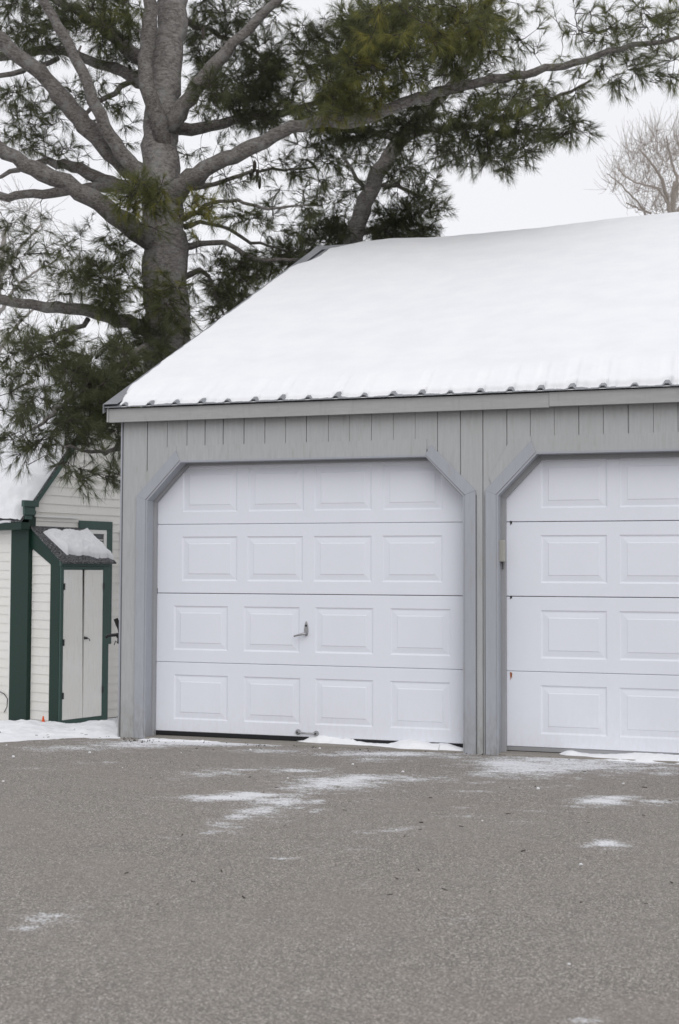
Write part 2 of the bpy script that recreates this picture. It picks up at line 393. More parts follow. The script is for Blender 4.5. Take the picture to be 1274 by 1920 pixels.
# siding boards in front of it, with open grooves between them
hb = 2.10 + .115                              # top of the header board
groove_px = [(277, 1.0), (314, .5), (351, .55), (385, 1), (419, 1), (458, .9), (497, .6), (536, .5), (575, .8), (616, .35), (656, .35), (697, .4), (738, .35), (779, .3),
             (821, .6), (864, .9), (906, 1.0), (951, .9), (995, .55), (1040, .35), (1086, .8), (1132, .5), (1179, 1.0), (1226, .35)]
gx_ = [(PY(p, 800, YF)[0], w) for p, w in groove_px]
x = gx_[-1][0] + .165
while x < GR - .05: gx_.append((x, random.uniform(.3, 1))); x += .165
edges = [(GL, 0)] + gx_ + [(GR, 0)]
mb = MB()
def bottom_for(x):
    z = GZ
    for (a, _), (_, zc), (c, zt), (d, _), (b, _), _ in ops:
        t = .085
        if a - t < x < b + t:
            if x < c: z = zc + (x - a) / (c - a) * (zt - zc) + t * .5 if x > a - t else z
            elif x > d: z = zc + (b - x) / (b - d) * (zt - zc) + t * .5
            else: z = zt + .03
            z = max(z, zc + .0) if not (c <= x <= d) else hb
            z = min(z, hb)
    return z
for i in range(len(edges) - 1):
    a = edges[i][0] + .0042 * edges[i][1]; b = edges[i + 1][0] - .0042 * edges[i + 1][1]
    # cut points where the outline of the trim bends
    cuts = sorted({a, b} | {q for o in ops for q in (o[0][0] - .085, o[0][0] + .001, o[2][0], o[3][0], o[4][0] - .001, o[4][0] + .085) if a < q < b})
    yy = YF + random.uniform(-.001, .001)
    for c0, c1 in zip(cuts[:-1], cuts[1:]):
        z0 = bottom_for(c0 + 1e-4); z1 = bottom_for(c1 - 1e-4)
        mb.prism([(c0, yy, z0), (c1, yy, z1), (c1, yy, ZTOP), (c0, yy, ZTOP)], (0, .0115, 0))
mb.build('siding', M['siding'], garage)
# corner boards
mb = MB(); mb.box(GL - .018, GL - .0065, YF - .012, YF + .09, GZ + .005, ZTOP)
mb.build('corner_board', M['trim'], garage, bevel=.002)
# door surrounds
for k, o in enumerate(ops):
    (a, _), (_, zc), (c, zt), (d, _), (b, _), _ = o
    t = .078; q = t * .414
    fr = bpy.data.objects.new('door_frame', None); scene.collection.objects.link(fr); fr.parent = garage
    fr.location = Vector((a, YT, GZ)) - garage.location
    mb = MB(); Y0 = YT; E = (0, .0255, 0)
    P3 = lambda x, z: (x, Y0, z)
    for pts_, ex in (([P3(a - t, GZ), P3(a, GZ), P3(a, zc), P3(a - t, zc + q)], .0255), ([P3(a - t - .001, zc + q), P3(a - .001, zc + .001), P3(c, zt), P3(c - .035, zt + t)], .023),
                     ([P3(b, GZ), P3(b + t, GZ), P3(b + t, zc + q), P3(b, zc)], .0255), ([P3(b + .001, zc + .001), P3(b + t + .001, zc + q + .001), P3(d + .034, zt + t - .008), P3(d - .005, zt)], .019)):
        mb = MB(); mb.prism(pts_, (0, ex, 0)); mb.build('casing', M['trim'], fr, bevel=.002)
    mb = MB(); Y1 = YT + .012
    mb.prism([(c - .03, Y1, zt), (d + .001, Y1, zt), (d + .001, Y1, hb), (c - .03, Y1, hb)], (0, .0115, 0))
    mb.prism([(c - .031, Y1, zt), (c - .031, Y1, hb), (a + .10, Y1, hb - .02), (a - .05, Y1, zc + .12), (a, Y1, zc)], (0, .0115, 0))
    mb.build('header_board', M['siding'], fr)
    # jamb: perpendicular lining, then a stop moulding in front of the door
    def ring(mb, off, w, y0, y1):
        pts = [(a + off, GZ), (a + off, zc - off * .414), (c + off * .414, zt - off), (d - off * .414, zt - off), (b - off, zc - off * .414), (b - off, GZ)]
        o2 = off + w
        pin = [(a + o2, GZ), (a + o2, zc - o2 * .414), (c + o2 * .414, zt - o2), (d - o2 * .414, zt - o2), (b - o2, zc - o2 * .414), (b - o2, GZ)]
        for i in range(5):
            mb.prism([(pts[i][0], y0, pts[i][1]), (pts[i + 1][0], y0, pts[i + 1][1]), (pin[i + 1][0], y0, pin[i + 1][1]), (pin[i][0], y0, pin[i][1])], (0, y1 - y0, 0))
    mb = MB(); ring(mb, .0005, .014, YT + .006, -.052); mb.build('jamb', M['trim'], fr)
    mb = MB(); ring(mb, .001, .030 if k == 0 else .046, -.050, -.004); mb.build('stop', M['recess'], fr, bevel=.002)
    # the door itself
    x0 = 0.0 if k == 0 else 2.793; wd_ = 2.462
    door = bpy.data.objects.new('garage_door', None); scene.collection.objects.link(door); door.parent = garage
    door.location = Vector((x0 + wd_ / 2, 0.03, 0)) - garage.location
    H = .5375
    for r in range(4):
        mb = MB()
        e_ = .0030; z0 = r * H + .0012; z1 = (r + 1) * H - (.0034 if (r == 1 or (k and r == 2)) else .0012)
        y0 = 0.0
        # front face with four raised panels; built as a grid of strips
        if k == 0: px_c = [(326, 427, 457, 563, 591, 700, 732, 845), (326, 427, 457, 562, 591, 700, 732, 845), (341, 445, 463, 568, 588, 697, 717, 830), (343, 445, 466, 570, 589, 697, 718, 830)][r]; py_c = (1308, 1178, 1048, 915)[r]
        else: px_c = (1014.5, 1139, 1162, 1290, 1313, 1445, 1470, 1608); py_c = (1320, 1190, 1050, 910)[r]
        xc_ = [PY(p_, py_c, 0)[0] - x0 for p_ in px_c]; cols = [(xc_[2 * i], min(xc_[2 * i + 1], wd_ - .03 if k else 9) - xc_[2 * i]) for i in range(4)]
        xs = [x0 - .07]; 
        pz0 = z0 + .095; pz1 = z1 - .095
        for (cx, cw) in cols:
            xs += [x0 + cx, x0 + cx + cw]
        xs.append(x0 + wd_ + .03)
        q = lambda xa, xb, za, zb: mb.add([(xa, y0, za), (xb, y0, za), (xb, y0, zb), (xa, y0, zb)], [(0, 1, 2, 3)])
        q(xs[0], xs[-1], z0 + .004, pz0); q(xs[0], xs[-1], pz1, z1 - .004)
        for i in range(0, len(xs), 2): q(xs[i], xs[i + 1], pz0, pz1)
        def rect(i, y, xa, xb):
            return [(xa + i, y, pz0 + i), (xb - i, y, pz0 + i), (xb - i, y, pz1 - i), (xa + i, y, pz1 - i)]
        for i in range(4):
            xa, xb = xs[1 + 2 * i], xs[2 + 2 * i]
            rings = [rect(0, 0, xa, xb), rect(.005, .0045, xa, xb), rect(.013, .0070, xa, xb), rect(.020, .0065, xa, xb), rect(.052, .0030, xa, xb), rect(.058, .0, xa, xb), rect(.064, .0, xa, xb)]
            vs = [p for rg in rings for p in rg]; fs = []
            for g in range(len(rings) - 1):
                for j in range(4): fs.append((g * 4 + j, g * 4 + (j + 1) % 4, g * 4 + 4 + (j + 1) % 4, g * 4 + 4 + j))
            fs.append(tuple(len(vs) - 4 + j for j in range(4))); mb.add(vs, fs)
        # rolled edges + back
        xa, xb = xs[0], xs[-1]
        mb.add([(xa, y0, z0 + .004), (xb, y0, z0 + .004), (xb, .004, z0), (xa, .004, z0), (xa, .04, z0), (xb, .04, z0)], [(0, 1, 2, 3), (3, 2, 5, 4)])
        mb.add([(xa, y0, z1 - .004), (xb, y0, z1 - .004), (xb, .004, z1), (xa, .004, z1), (xa, .04, z1), (xb, .04, z1)], [(0, 1, 2, 3), (3, 2, 5, 4)])
        mb.add([(xa, .04, z0), (xb, .04, z0), (xb, .04, z1), (xa, .04, z1)], [(0, 1, 2, 3)])
        o_ = mb.build('door_section', M['door'], door)
    mb = MB(); mb.box(x0 - .07, x0 + wd_ + .03, -.002, .035, -.028, .0)
    if k == 0: mb.build('rubber_seal', M['rubber'], door)
    else: mb.build('bottom_rail', M['metal'], door)
    if k == 1:
        mb = MB(); mb.box(x0 - .07, x0 + wd_ + .03, .004, .03, GZ - .01, -.0285); mb.build('rubber_seal', M['rubber'], door)
    if k == 0:
        # T handle with an oval plate
        h = PY(575, 1180, 0)
        hn = bpy.data.objects.new('lock_handle', None); scene.collection.objects.link(hn); hn.parent = door
        hn.location = Vector((h[0], 0, h[2])) - world_of(door).translation
        mb = MB(); n = 20; prof = []
        for i in range(n):
            t = 2 * math.pi * i / n; rx = .0155 * (1 - .25 * math.sin(t)); prof.append((h[0] + rx * math.cos(t), -.001, h[2] + .004 + .058 * math.sin(t)))
        mb.prism(prof, (0, -.008, 0)); mb.build('plate', M['metal'], hn, bevel=.002)
        mb = MB(); mb.tube([(h[0], -.009, h[2] + .028), (h[0], -.014, h[2] + .028)], .008, 10); mb.build('keyhole', M['darkmetal'], hn)
        mb = MB(); mb.tube([(h[0], -.005, h[2] - .03), (h[0] + .002, -.04, h[2] - .032)], .010, 10)
        mb.tube([(h[0] + .012, -.042, h[2] - .028), (h[0] - .03, -.046, h[2] - .038), (h[0] - .085, -.046, h[2] - .052)], [.0095, .009, .0055], 8)
        mb.build('lever', M['metal'], hn, smooth=True)
        # lift handle at the bottom
        a1 = PY(558, 1373, -.02); b1 = PY(592, 1376, -.02)
        lf = MB(); lf.tube([a1 + (0, 0, 0), (a1 + b1) / 2 + (0, -.012, -.002), b1], [.0075, .007, .0075], 8)
        for p in (a1, b1):
            lf.tube([p + (0, .019, 0), p + (0, .008, 0), p + (0, -.004, 0)], [.021, .020, .012], 12)
        lf.build('lift_handle', M['metal'], door)
        for p in (a1, b1):
            lb = MB(); lb.tube([p + (0, -.002, 0), p + (0, -.013, 0)], .006, 8); lb.build('bolt', M['darkmetal'], door)
        # roller bracket seen in the left jamb
        c_ = PY(300, 910, -.09)
        mb = MB(); mb.obox(c_ + (-.018, -.02, -.045), (.025, 0, .02), (0, .05, 0), (.02, 0, .065)); mb.build('bracket', M['darkmetal'], garage, bevel=.003)
        c_ = PY(294, 1108, -.002); mb = MB(); mb.box(c_[0] - .006, c_[0] + .008, -.004, -.0005, c_[2] - .02, c_[2] + .02); mb.build('hinge_end', M['darkmetal'], door)
    else:
        for (px_, py_, mm, hgt) in ((957, 1268, 'rust', .03), (957, 981, 'darkmetal', .018), (957, 1121, 'darkmetal', .012)):
            c_ = PY(px_, py_, -.003); mb = MB()
            mb.prism([(c_[0] - .001, -.003, c_[2] + hgt), (c_[0] + .016, -.003, c_[2] + hgt * .8), (c_[0] + .013, -.003, c_[2] - hgt * .6), (c_[0] + .008, -.003, c_[2]), (c_[0] + .002, -.003, c_[2] - hgt)], (0, .0025, 0))
            mb.build('hinge_end', M[mm], door)
        c_ = PY(942, 1033, -.09)
        mb = MB(); mb.box(c_[0] - .024, c_[0] + .022, -.115, -.065, c_[2] - .078, c_[2] + .078); mb.build('sensor_box', M['plastic'], garage, bevel=.007)
        mb = MB(); mb.tube([(c_[0], -.08, c_[2] - .078), (c_[0] + .003, -.078, c_[2] - .10), (c_[0] + .001, -.06, c_[2] - .13)], .0035, 6); mb.build('wire', M['darkmetal'], garage)
# black sheet standing in for the shade behind the doors; concrete sill
mb = MB(); mb.box(GL + .1, GR - .1, .09, .11, GZ, ZTOP - .01); mb.build('inside_shade_sheet', M['dark'], garage)
mb = MB(); 
for o in ops: mb.box(o[0][0] + .002, o[4][0] - .002, -.16, .05, GZ - .08, GZ + .012 - .0)
mb.build('sill', M['concrete'], garage, bevel=.004)
# fascia in two lengths, soffit, rakes
xj = PY(1030, 750, YE + .03)[0]
mb = MB(); zf0 = PY(700, 775, YE + .03)[2]
mb.box(xl_roof + .028, xj, YE + .030, YE + .052, zf0, ZE - .012); mb.build('fascia', M['fascia'], garage, bevel=.002)
mb = MB(); mb.box(xj + .001, GR + .16, YE + .026, YE + .050, zf0 + .006, ZE - .010); mb.build('fascia', M['fascia'], garage, bevel=.002)
mb = MB(); mb.box(xl_roof + .04, GR + .14, YE + .054, YF + .03, zf0 + .012, zf0 + .024); mb.build('soffit', M['soffit'], garage)
for x_ in (xl_roof + .012, GR + .162):
    mb = MB(); h_ = .115
    y0, y1 = YE + .025, YR
    mb.prism([(x_, y0, rz(y0) - .012), (x_, YR, ZR - .012), (x_, YB - .03, ZB - .012), (x_, YB - .03, ZB - .012 - h_), (x_, YR, ZR - .012 - h_), (x_, y0, rz(y0) - .012 - h_)], (.015, 0, 0))
    mb.build('rake_board', M['fascia'], garage)
# metal roof: ribbed sheets on both slopes
RIB = abs(PY(735, 742, YE)[0] - PY(475, 754, YE)[0]) / 5
RX0 = PY(475, 754, YE)[0]
def rib_h(x):
    t = np.abs((x - RX0) / RIB - np.round((x - RX0) / RIB)) * RIB
    return .019 * np.clip((.030 - t) / .018, 0, 1)
xs = []
k0 = int(math.floor((xl_roof - RX0) / RIB)) - 1; k1 = int(math.ceil((GR + .2 - RX0) / RIB)) + 1
for k in range(k0, k1):
    for o_ in (-.030, -.012, .012, .030): xs.append(RX0 + k * RIB + o_)
xs = [x for x in xs if xl_roof < x < GR + .19]; xs = np.array([xl_roof] + xs + [GR + .19])
mb = MB()
for sgn in (0, 1):
    vs = []; 
    for x_ in xs:
        h_ = float(rib_h(np.array(x_)))
        y_ = YE if sgn == 0 else YB
        vs += [(x_, y_, (ZE if sgn == 0 else ZB) + h_), (x_, YR, ZR + h_)]
    mb.add(vs, [(2 * i, 2 * i + 2, 2 * i + 3, 2 * i + 1) for i in range(len(xs) - 1)])
rf = mb.build('roof', M['roofmetal'], garage)
sol = rf.modifiers.new('solid', 'SOLIDIFY'); sol.thickness = .006; sol.offset = -1
# ridge cap, rake trim
mb = MB(); cw = .17; cz = cw * PITCHR; t_ = .024
mb.prism([(xl_roof - .012, YR - cw, ZR - cz + t_), (xl_roof - .012, YR, ZR + t_ + .004), (xl_roof - .012, YR + cw, ZR - cz + t_), (xl_roof - .012, YR + cw, ZR - cz + t_ - .004), (xl_roof - .012, YR, ZR + t_), (xl_roof - .012, YR - cw, ZR - cz + t_ - .004)], (GR + .21 - xl_roof, 0, 0))
mb.build('ridge_cap', M['roofmetal'], rf)
mb = MB()
for a_, b_ in (((YE - .004, ZE), (YR - cw, ZR - cz)), ((YB + .004, ZB), (YR + cw, ZR - cz))):
    x_ = xl_roof - .008; 
    mb.prism([(x_, a_[0], a_[1] - .05), (x_, b_[0], b_[1] - .05), (x_, b_[0], b_[1] + .021), (x_, a_[0], a_[1] + .021)], (.006, 0, 0))
    mb.prism([(x_ + .0065, a_[0], a_[1] + .0205), (x_ + .0065, b_[0], b_[1] + .0205), (x_ + .125, b_[0], b_[1] + .0205), (x_ + .125, a_[0], a_[1] + .0205)], (0, 0, .003))
mb.build('rake_trim', M['roofmetal'], rf)

# ------------------------------------------------------------------ snow lying on the garage roof
us = np.arange(xl_roof + .0, GR + .18, .0125)
vlen = YR - YE
vs_ = np.concatenate([np.arange(.0, .22, .007), np.arange(.23, vlen - .4, .05), np.arange(vlen - .4, vlen + .02, .01)])
U, V = np.meshgrid(us, vs_)
rr = (U - RX0) / RIB; rt = np.abs(rr - np.round(rr)) * RIB
rk = vn(np.round(rr) * 3.7 + 5, np.zeros_like(U) + 2.2)
front = .006 + .026 * vn(U * 9, U * 0 + 6) ** 2 + .016 * vn(U * 23, U * 0 + 9) + .008 * vn(U * 70, U * 0 + 4) + (.004 + .060 * rk ** 1.5) * np.clip((.040 - rt) / .018, 0, 1)
# left margin: bare triangle at the eave corner, thin margin up the rake, bare beside the peak
lx = U - xl_roof
vv = V / vlen
rag = .02 * (vn(V * 14, V * 0 + 3) - .5) + .01 * (vn(V * 50, V * 0 + 7) - .5)
left = .045 + .075 * sm((.07 - vv) / .07) + .19 * sm((vv - .78) / .10) * 1.0 + rag + .05 * sm((vv - .93) / .05)
back = np.where(lx < .62, .25 + .02 * vn(U * 18, U * 0 + 1) - .21 * sm((lx - .30) / .32), .03 + .02 * vn(U * 9, U * 0 + 1))
back = np.where(lx < .62, back, back - 0.05 * sm((lx - .6) / .4))
d1 = (V - front) * 1.05; d2 = (lx - left); d3 = (vlen - V) - back
dmin = np.minimum(np.minimum(d1, d2), d3)
edge = np.clip(dmin / .045, -1, 1)
th = .055 + .018 * (fbm(U * 1.0, V * 1.0) - .45) + .006 * (fbm(U * 7, V * 7) - .5) + .045 * sm((lx - 1.5) / 3) - .02 * sm((V - 3) / 2) * sm((lx - .8) / .8) * (1 - sm((lx - 2.5) / 1.5))
body = np.where(edge > 0, np.sqrt(np.clip(1 - (1 - np.clip(edge, 0, 1)) ** 2, 0, 1)), 0)
body *= .42 + .58 * sm(d1 / .35)
lump = 1 + .10 * (vn(U * 11, V * 22) - .5) * sm((.3 - V) / .3)
thick = body * th * lump
base_h = np.where(rt < .034, .0, 0.0)
Zs = ZE + PITCHR * V + np.where(dmin > 0, np.maximum(thick, .0) + .004, -.004) + np.where(dmin > 0, rib_h(U) * np.clip(1 - sm(d1 / .10) * .999, 0, 1) * .35, 0)
Ys = YE + V - thick * .30
me = grid_mesh('roof_snow', U, Ys, Zs)
tag(link('roof_snow', me, M['roofsnow'], smooth=True), 'smooth white snow lying over the front slope of the gray garage roof', 'snow', kind='stuff')

# ------------------------------------------------------------------ ridges of snow on the ground
def mound(name, label, path, w, h, seed, group=None, sharp=1.0, kind='stuff'):
    P = np.array([PZ(a, b, GZ)[:2] for a, b in path]); seg = np.linalg.norm(np.diff(P, axis=0), axis=1); t = np.concatenate([[0], np.cumsum(seg)])
    n = int(t[-1] / .012); tt = np.linspace(0, t[-1], n); C = np.stack([np.interp(tt, t, P[:, i]) for i in (0, 1)], 1)
    T = np.gradient(C, axis=0); T /= np.linalg.norm(T, axis=1)[:, None]; Nn = np.stack([-T[:, 1], T[:, 0]], 1)
    sgn = np.linspace(-1, 1, 41)
    W = (np.interp(tt, t, w)) * (1 + .45 * (vn(tt * 5 + seed, tt * 0 + seed) - .5) + .2 * (vn(tt * 19 + seed, tt * 0) - .5))
    Hh = (np.interp(tt, t, h)) * (.85 + .3 * vn(tt * 6 + seed, tt * 0 + 5))
    X = C[:, None, 0] + Nn[:, None, 0] * sgn[None] * W[:, None]; Y = C[:, None, 1] + Nn[:, None, 1] * sgn[None] * W[:, None]
    prof = np.clip(1 - np.abs(sgn) ** 2.0, 0, 1) ** .75
    Z = GZ - .006 + prof[None] * Hh[:, None] * (.65 + .7 * fbm(X * 9 + seed, Y * 9)) + .006 * (vn(X * 45, Y * 45) - .5) * prof[None]
    ends = np.minimum(tt, t[-1] - tt) / .22; Z = GZ - .008 + (Z - GZ + .008) * sm(ends)[:, None]
    return tag(link(name, grid_mesh(name, X, Y, Z), M['snow'], smooth=True), label, 'snow', group, kind)
mound('snow_ridge', 'low lumpy ridge of white snow along the foot of the left garage door', [(535, 1390), (600, 1394), (655, 1397), (700, 1400), (760, 1404), (830, 1406), (870, 1410), (925, 1412)], [.05, .085, .08, .06, .10, .11, .07, .03], [.03, .066, .056, .034, .066, .066, .034, .01], 3)
mound('snow_ridge', 'long crusty ridge of white snow along the foot of the right garage door', [(1020, 1417), (1060, 1417), (1120, 1420), (1200, 1424), (1290, 1428), (1400, 1433)], [.04, .10, .12, .13, .13, .14], [.012, .040, .034, .042, .046, .046], 8)
mound('snow_film', 'thin film of white snow on the sill left of the left garage door', [(236, 1386), (330, 1389), (430, 1391), (560, 1395)], [.09, .07, .055, .03], [.014, .016, .014, .01], 5)
# bank between the paving and the dip in front of the small house
ed = PZ(0, 1391, GZ); ed2 = PZ(226, 1385, GZ); d_ = (ed2 - ed)[:2]; Ld = np.linalg.norm(d_); d_ /= Ld; n_ = np.array([-d_[1], d_[0]])
tt = np.arange(-3.5, Ld + .02, .02); ss = np.concatenate([np.arange(-.06, 1.3, .018), np.arange(1.3, 4.2, .08)])
Tt, Ss = np.meshgrid(tt, ss)
X = ed[0] + d_[0] * Tt + n_[0] * Ss; Y = ed[1] + d_[1] * Tt + n_[1] * Ss
crest = .022 + .040 * (fbm(Tt * 1.6 + 3, Tt * 0 + 2) - .45) + .03 * np.exp(-((Tt - (Ld - .8)) / .35) ** 2) + .02 * np.exp(-((Tt - (Ld - .12)) / .2) ** 2)
wob = .07 * (vn(Tt * 4, Tt * 0) - .5) + .03 * (vn(Tt * 15, Tt * 0 + 3) - .5)
up_ = sm((Ss + .04 - wob) / .45) ** .7
Z = gfall(Ss) + .05 + up_ * (crest + .0) * (1 - sm((Ss - 1.2) / 2.6)) - .09 * sm((Ss - 2.2) / 1.8) + (.06) * (fbm(X * 3.2, Y * 3.2) - .48) * up_ + .035 * (fbm(X * 17, Y * 17) - .5) * up_
tag(link('snow_bank', grid_mesh('snow_bank', X, Y, Z), M['snow'], smooth=True), 'shallow bank of white snow along the edge of the paving left of the garage', 'snow', kind='stuff')
# bits of bark and crumbs of ice
mb = MB()
for (px, py) in [(6, 1466), (12, 1398), (168, 1412), (662, 1434), (1068, 1810), (25, 1420), (340, 1412), (540, 1460), (756, 1448), (905, 1540), (1170, 1470), (230, 1440), (600, 1404), (470, 1407), (1090, 1622), (1010, 1480)]:
    c = PZ(px, py, GZ); r = random.uniform(.003, .009)
    mb.tube([c + (-r, 0, -.001), c + (-r * .4, 0, r * .5), c + (r * .5, .002, r * .5), c + (r, 0, 0)], [r * .5, r * .8, r * .75, r * .3], 6, .15)
tag(mb.build('ice_crumbs', M['snow'], smooth=True), 'scattered small crumbs of ice on the gray paving', 'ice', kind='stuff')
mb = MB()
for k in range(70):
    px = random.uniform(0, 226) if k < 16 else random.uniform(230, 1274); py = random.uniform(1366, 1386) if k < 16 else random.uniform(1400, 1700)
    c = PZ(px, py, GZ + (.03 if k < 16 else 0)); a = random.uniform(0, 6.28); l_ = random.uniform(.008, .03)
    mb.tube([c + (0, 0, .004), c + (math.cos(a) * l_, math.sin(a) * l_, .006)], random.uniform(.0012, .003), 5)
for k in range(150):
    px = random.choice((random.uniform(228, 292), random.uniform(292, 872), random.uniform(870, 1274))); py = np.interp(px, [228, 872, 1274], [1385, 1409, 1424]) + random.uniform(-3, 7)
    c = PZ(px, py, GZ); a = random.uniform(0, 6.28); l_ = random.uniform(.003, .012)
    mb.tube([c + (0, 0, .004), c + (math.cos(a) * l_, math.sin(a) * l_, .006)], random.uniform(.0015, .004), 5)
tag(mb.build('bark_debris', M['twig']), 'tiny dark bits of bark and twig strewn over snow and paving', 'debris', kind='stuff')

# ------------------------------------------------------------------ small house
HD = 17.5; KH = HD / 14.2
gdir = np.array([math.sin(math.radians(36.3)), math.cos(math.radians(36.3))])
Gv = LAT * gdir[0] + FWD * gdir[1]; Ev = LAT * gdir[1] - FWD * gdir[0]; Uz = np.array([0, 0, 1.0]); Gv = Gv * KH; Ev = Ev * KH; Uh = Uz * KH     # house frame, one model unit = KH metres
c0 = PD(50, 1360, HD); ZG = float(c0[2]) / KH - .03; HC = np.array([c0[0], c0[1], ZG * KH])
def HP(g, e, z): return np.array([HC[0], HC[1], 0]) + Gv * g + Ev * e + Uh * z
def hg(px, py):                               # gable wall plane -> (g, z)
    p = PP(px, py, HC, Ev); return np.dot(p - HC, Gv) / KH ** 2, p[2] / KH
def he(px, py):                               # eave wall plane -> (e, z)
    p = PP(px, py, HC, Gv); return np.dot(p - HC, Ev) / KH ** 2, p[2] / KH
def hs_(px, py, e):                           # plane parallel to the gable wall at distance e
    o = HC + Ev * e; p = PP(px, py, o, Ev); return np.dot(p - HC, Gv) / KH ** 2, p[2] / KH
house = thing('house', 'small cream clapboard house with dark green trim behind the garage', 'house', HC)
z_eave = he(30, 978)[1]; gR0, zR0 = hg(60, 940); gR1, zR1 = hg(120, 850)
hpitch = (zR1 - zR0) / (gR1 - gR0); gpk = 1.28; zpk = zR0 + hpitch * (gpk - gR0)
print('HOUSE base', ZG, 'eave', z_eave, 'rake', gR0, zR0, gR1, zR1, 'pitch', hpitch, 'peak', gpk, zpk)
W2 = 2 * gpk
def clap(name, org, ax, nrm, z0, z1, rng_fn, expo=.1, parent=None, m_=None):
    mb = MB(); z = z0
    while z < z1:
        zt = min(z + expo, z1)
        a0, b0 = rng_fn(z + .001); a1, b1 = rng_fn(zt - .001)
        if b0 > a0 + .01:
            if b1 < a1: a1 = b1 = (a1 + b1) / 2
            o = np.array([org[0], org[1], 0.0])
            pt = lambda s, zz, d: o + ax * s + nrm * d + Uh * zz
            mb.add([pt(a0, z, .017), pt(b0, z, .017), pt(b1, zt, .005), pt(a1, zt, .005), pt(a0, z, .002), pt(b0, z, .002)], [(0, 1, 2, 3), (4, 5, 1, 0)])
        z += expo
    return mb.build(name, m_ or M['clap'], parent)
# solid core
mb = MB()
mb.prism([HP(0, 0, ZG), HP(W2, 0, ZG), HP(W2, 0, zR0 + .02), HP(gpk, 0, zpk - .06), HP(0, 0, zR0 - .05)], -Ev * 3.2)
mb.build('wall', M['clap'], house)
rz_h = lambda g: (zR0 - .06 + hpitch * (g - gR0)) if g < gpk else (zR0 - .06 + hpitch * (2 * gpk - g - gR0))
def grange(z):
    if z < zR0 - .06: return (.03, W2)
    g = gR0 + (z - zR0 + .06) / hpitch; return (g, 2 * gpk - g)
vz = hg(200, 1346)[1]
clap('siding', HC, Gv, Ev, vz, zpk - .08, grange, .1, house)
clap('siding', HC, Ev, -Gv, ZG + .05, z_eave, lambda z: (-3.2, -.14), .1, house)
# corner board, frieze, white edge strips
eb0 = he(23, 1150)[0]
mb = MB(); mb.obox(HP(-.030, eb0, ZG), Gv * .030, Ev * (-eb0 + .022), Uh * (z_eave - ZG + .12)); mb.obox(HP(.001, .001, ZG), Gv * .07, Ev * .021, Uh * (z_eave - ZG + .12))
mb.build('corner_board', M['green'], house)
mb = MB(); mb.obox(HP(-.027, -3.2, z_eave), Gv * .027, Ev * (3.2 + eb0 - .001), Uh * .14); mb.build('frieze_board', M['green'], house)
mb = MB(); mb.obox(HP(-.024, eb0 - .022, ZG + .05), Gv * .022, Ev * .021, Uh * (z_eave - ZG - .051)); mb.build('edge_strip', M['whitetrim'], house)
# roof: slabs, rake, cornice return
def roof_slab(g0, z0, g1, z1, e0, e1, th): 
    mb.prism([HP(g0, e0, z0), HP(g1, e0, z1), HP(g1, e0, z1 + th), HP(g0, e0, z0 + th)], Ev * (e1 - e0))
mb = MB(); ov = .16; geav = -ov
zge = zR0 + hpitch * (geav - gR0)
roof_slab(geav, zge, gpk, zpk, -3.3, .06, .03); roof_slab(W2 + ov, zge, gpk + .0005, zpk, -3.3, .06, .03)
hr = mb.build('roof', M['shingle'], house)
mb = MB()
for sg in (1, -1):
    G_ = (lambda g: g) if sg > 0 else (lambda g: 2 * gpk - g)
    mb.prism([HP(G_(-.02), .02, rz_h(0) - .10 + .06), HP(G_(gpk), .02, zpk - .13), HP(G_(gpk), .02, zpk - .002), HP(G_(-.05), .02, rz_h(0) + .035)], Ev * .032)
mb.build('rake_board', M['green2'], hr)
mb = MB(); mb.obox(HP(geav - .005, -3.3, zge - .085), Gv * .12, Ev * 3.36, Uh * .083); mb.build('gutter', M['green'], hr, bevel=.01)
# cornice return: stepped box at the corner
cg0, cz1 = hs_(43, 938, .06); cg1, cz0 = hs_(66, 968, .06)
mb = MB()
mb.obox(HP(geav - .012, .062, cz1 - .07), Gv * (.21), Ev * .05, Uh * .07); mb.obox(HP(geav + .01, .062, cz1 - .16), Gv * .15, Ev * .035, Uh * .089); mb.obox(HP(geav + .03, .0625, cz1 - .21), Gv * .10, Ev * .02, Uh * .049)
mb.build('cornice_return', M['green2'], house, bevel=.006)
# window in the gable wall
g0, zt_ = hg(146, 976); g1, _ = hg(208, 980); _, zb_ = hg(206, 1207)
win = bpy.data.objects.new('window', None); scene.collection.objects.link(win); win.parent = house; win.location = Vector(HP((g0 + g1) / 2, 0, zb_)) - house.location
t = .085
mb = MB()
mb.obox(HP(g0, .006, zt_ - .10), Gv * (g1 - g0), Ev * .024, Uh * .10); mb.obox(HP(g0, .006, zb_), Gv * t, Ev * .024, Uh * (zt_ - .101 - zb_)); mb.obox(HP(g1 - t, .006, zb_), Gv * t, Ev * .024, Uh * (zt_ - .101 - zb_)); mb.obox(HP(g0 + t + .001, .006, zb_), Gv * (g1 - g0 - 2 * t - .002), Ev * .024, Uh * .07)
mb.build('casing', M['green2'], win)
a_, b_ = g0 + t + .002, g1 - t - .002; zt2 = zt_ - .103; zb2 = zb_ + .072
mb = MB(); f_ = .045
mb.obox(HP(a_, .004, zt2 - f_), Gv * (b_ - a_), Ev * .022, Uh * f_); mb.obox(HP(a_, .004, zb2), Gv * (b_ - a_), Ev * .022, Uh * f_); mb.obox(HP(a_, .004, zb2 + f_ + .001), Gv * f_, Ev * .022, Uh * (zt2 - zb2 - 2 * f_ - .002)); mb.obox(HP(b_ - f_, .004, zb2 + f_ + .001), Gv * f_, Ev * .022, Uh * (zt2 - zb2 - 2 * f_ - .002))
mb.build('sash', M['whitetrim'], win)
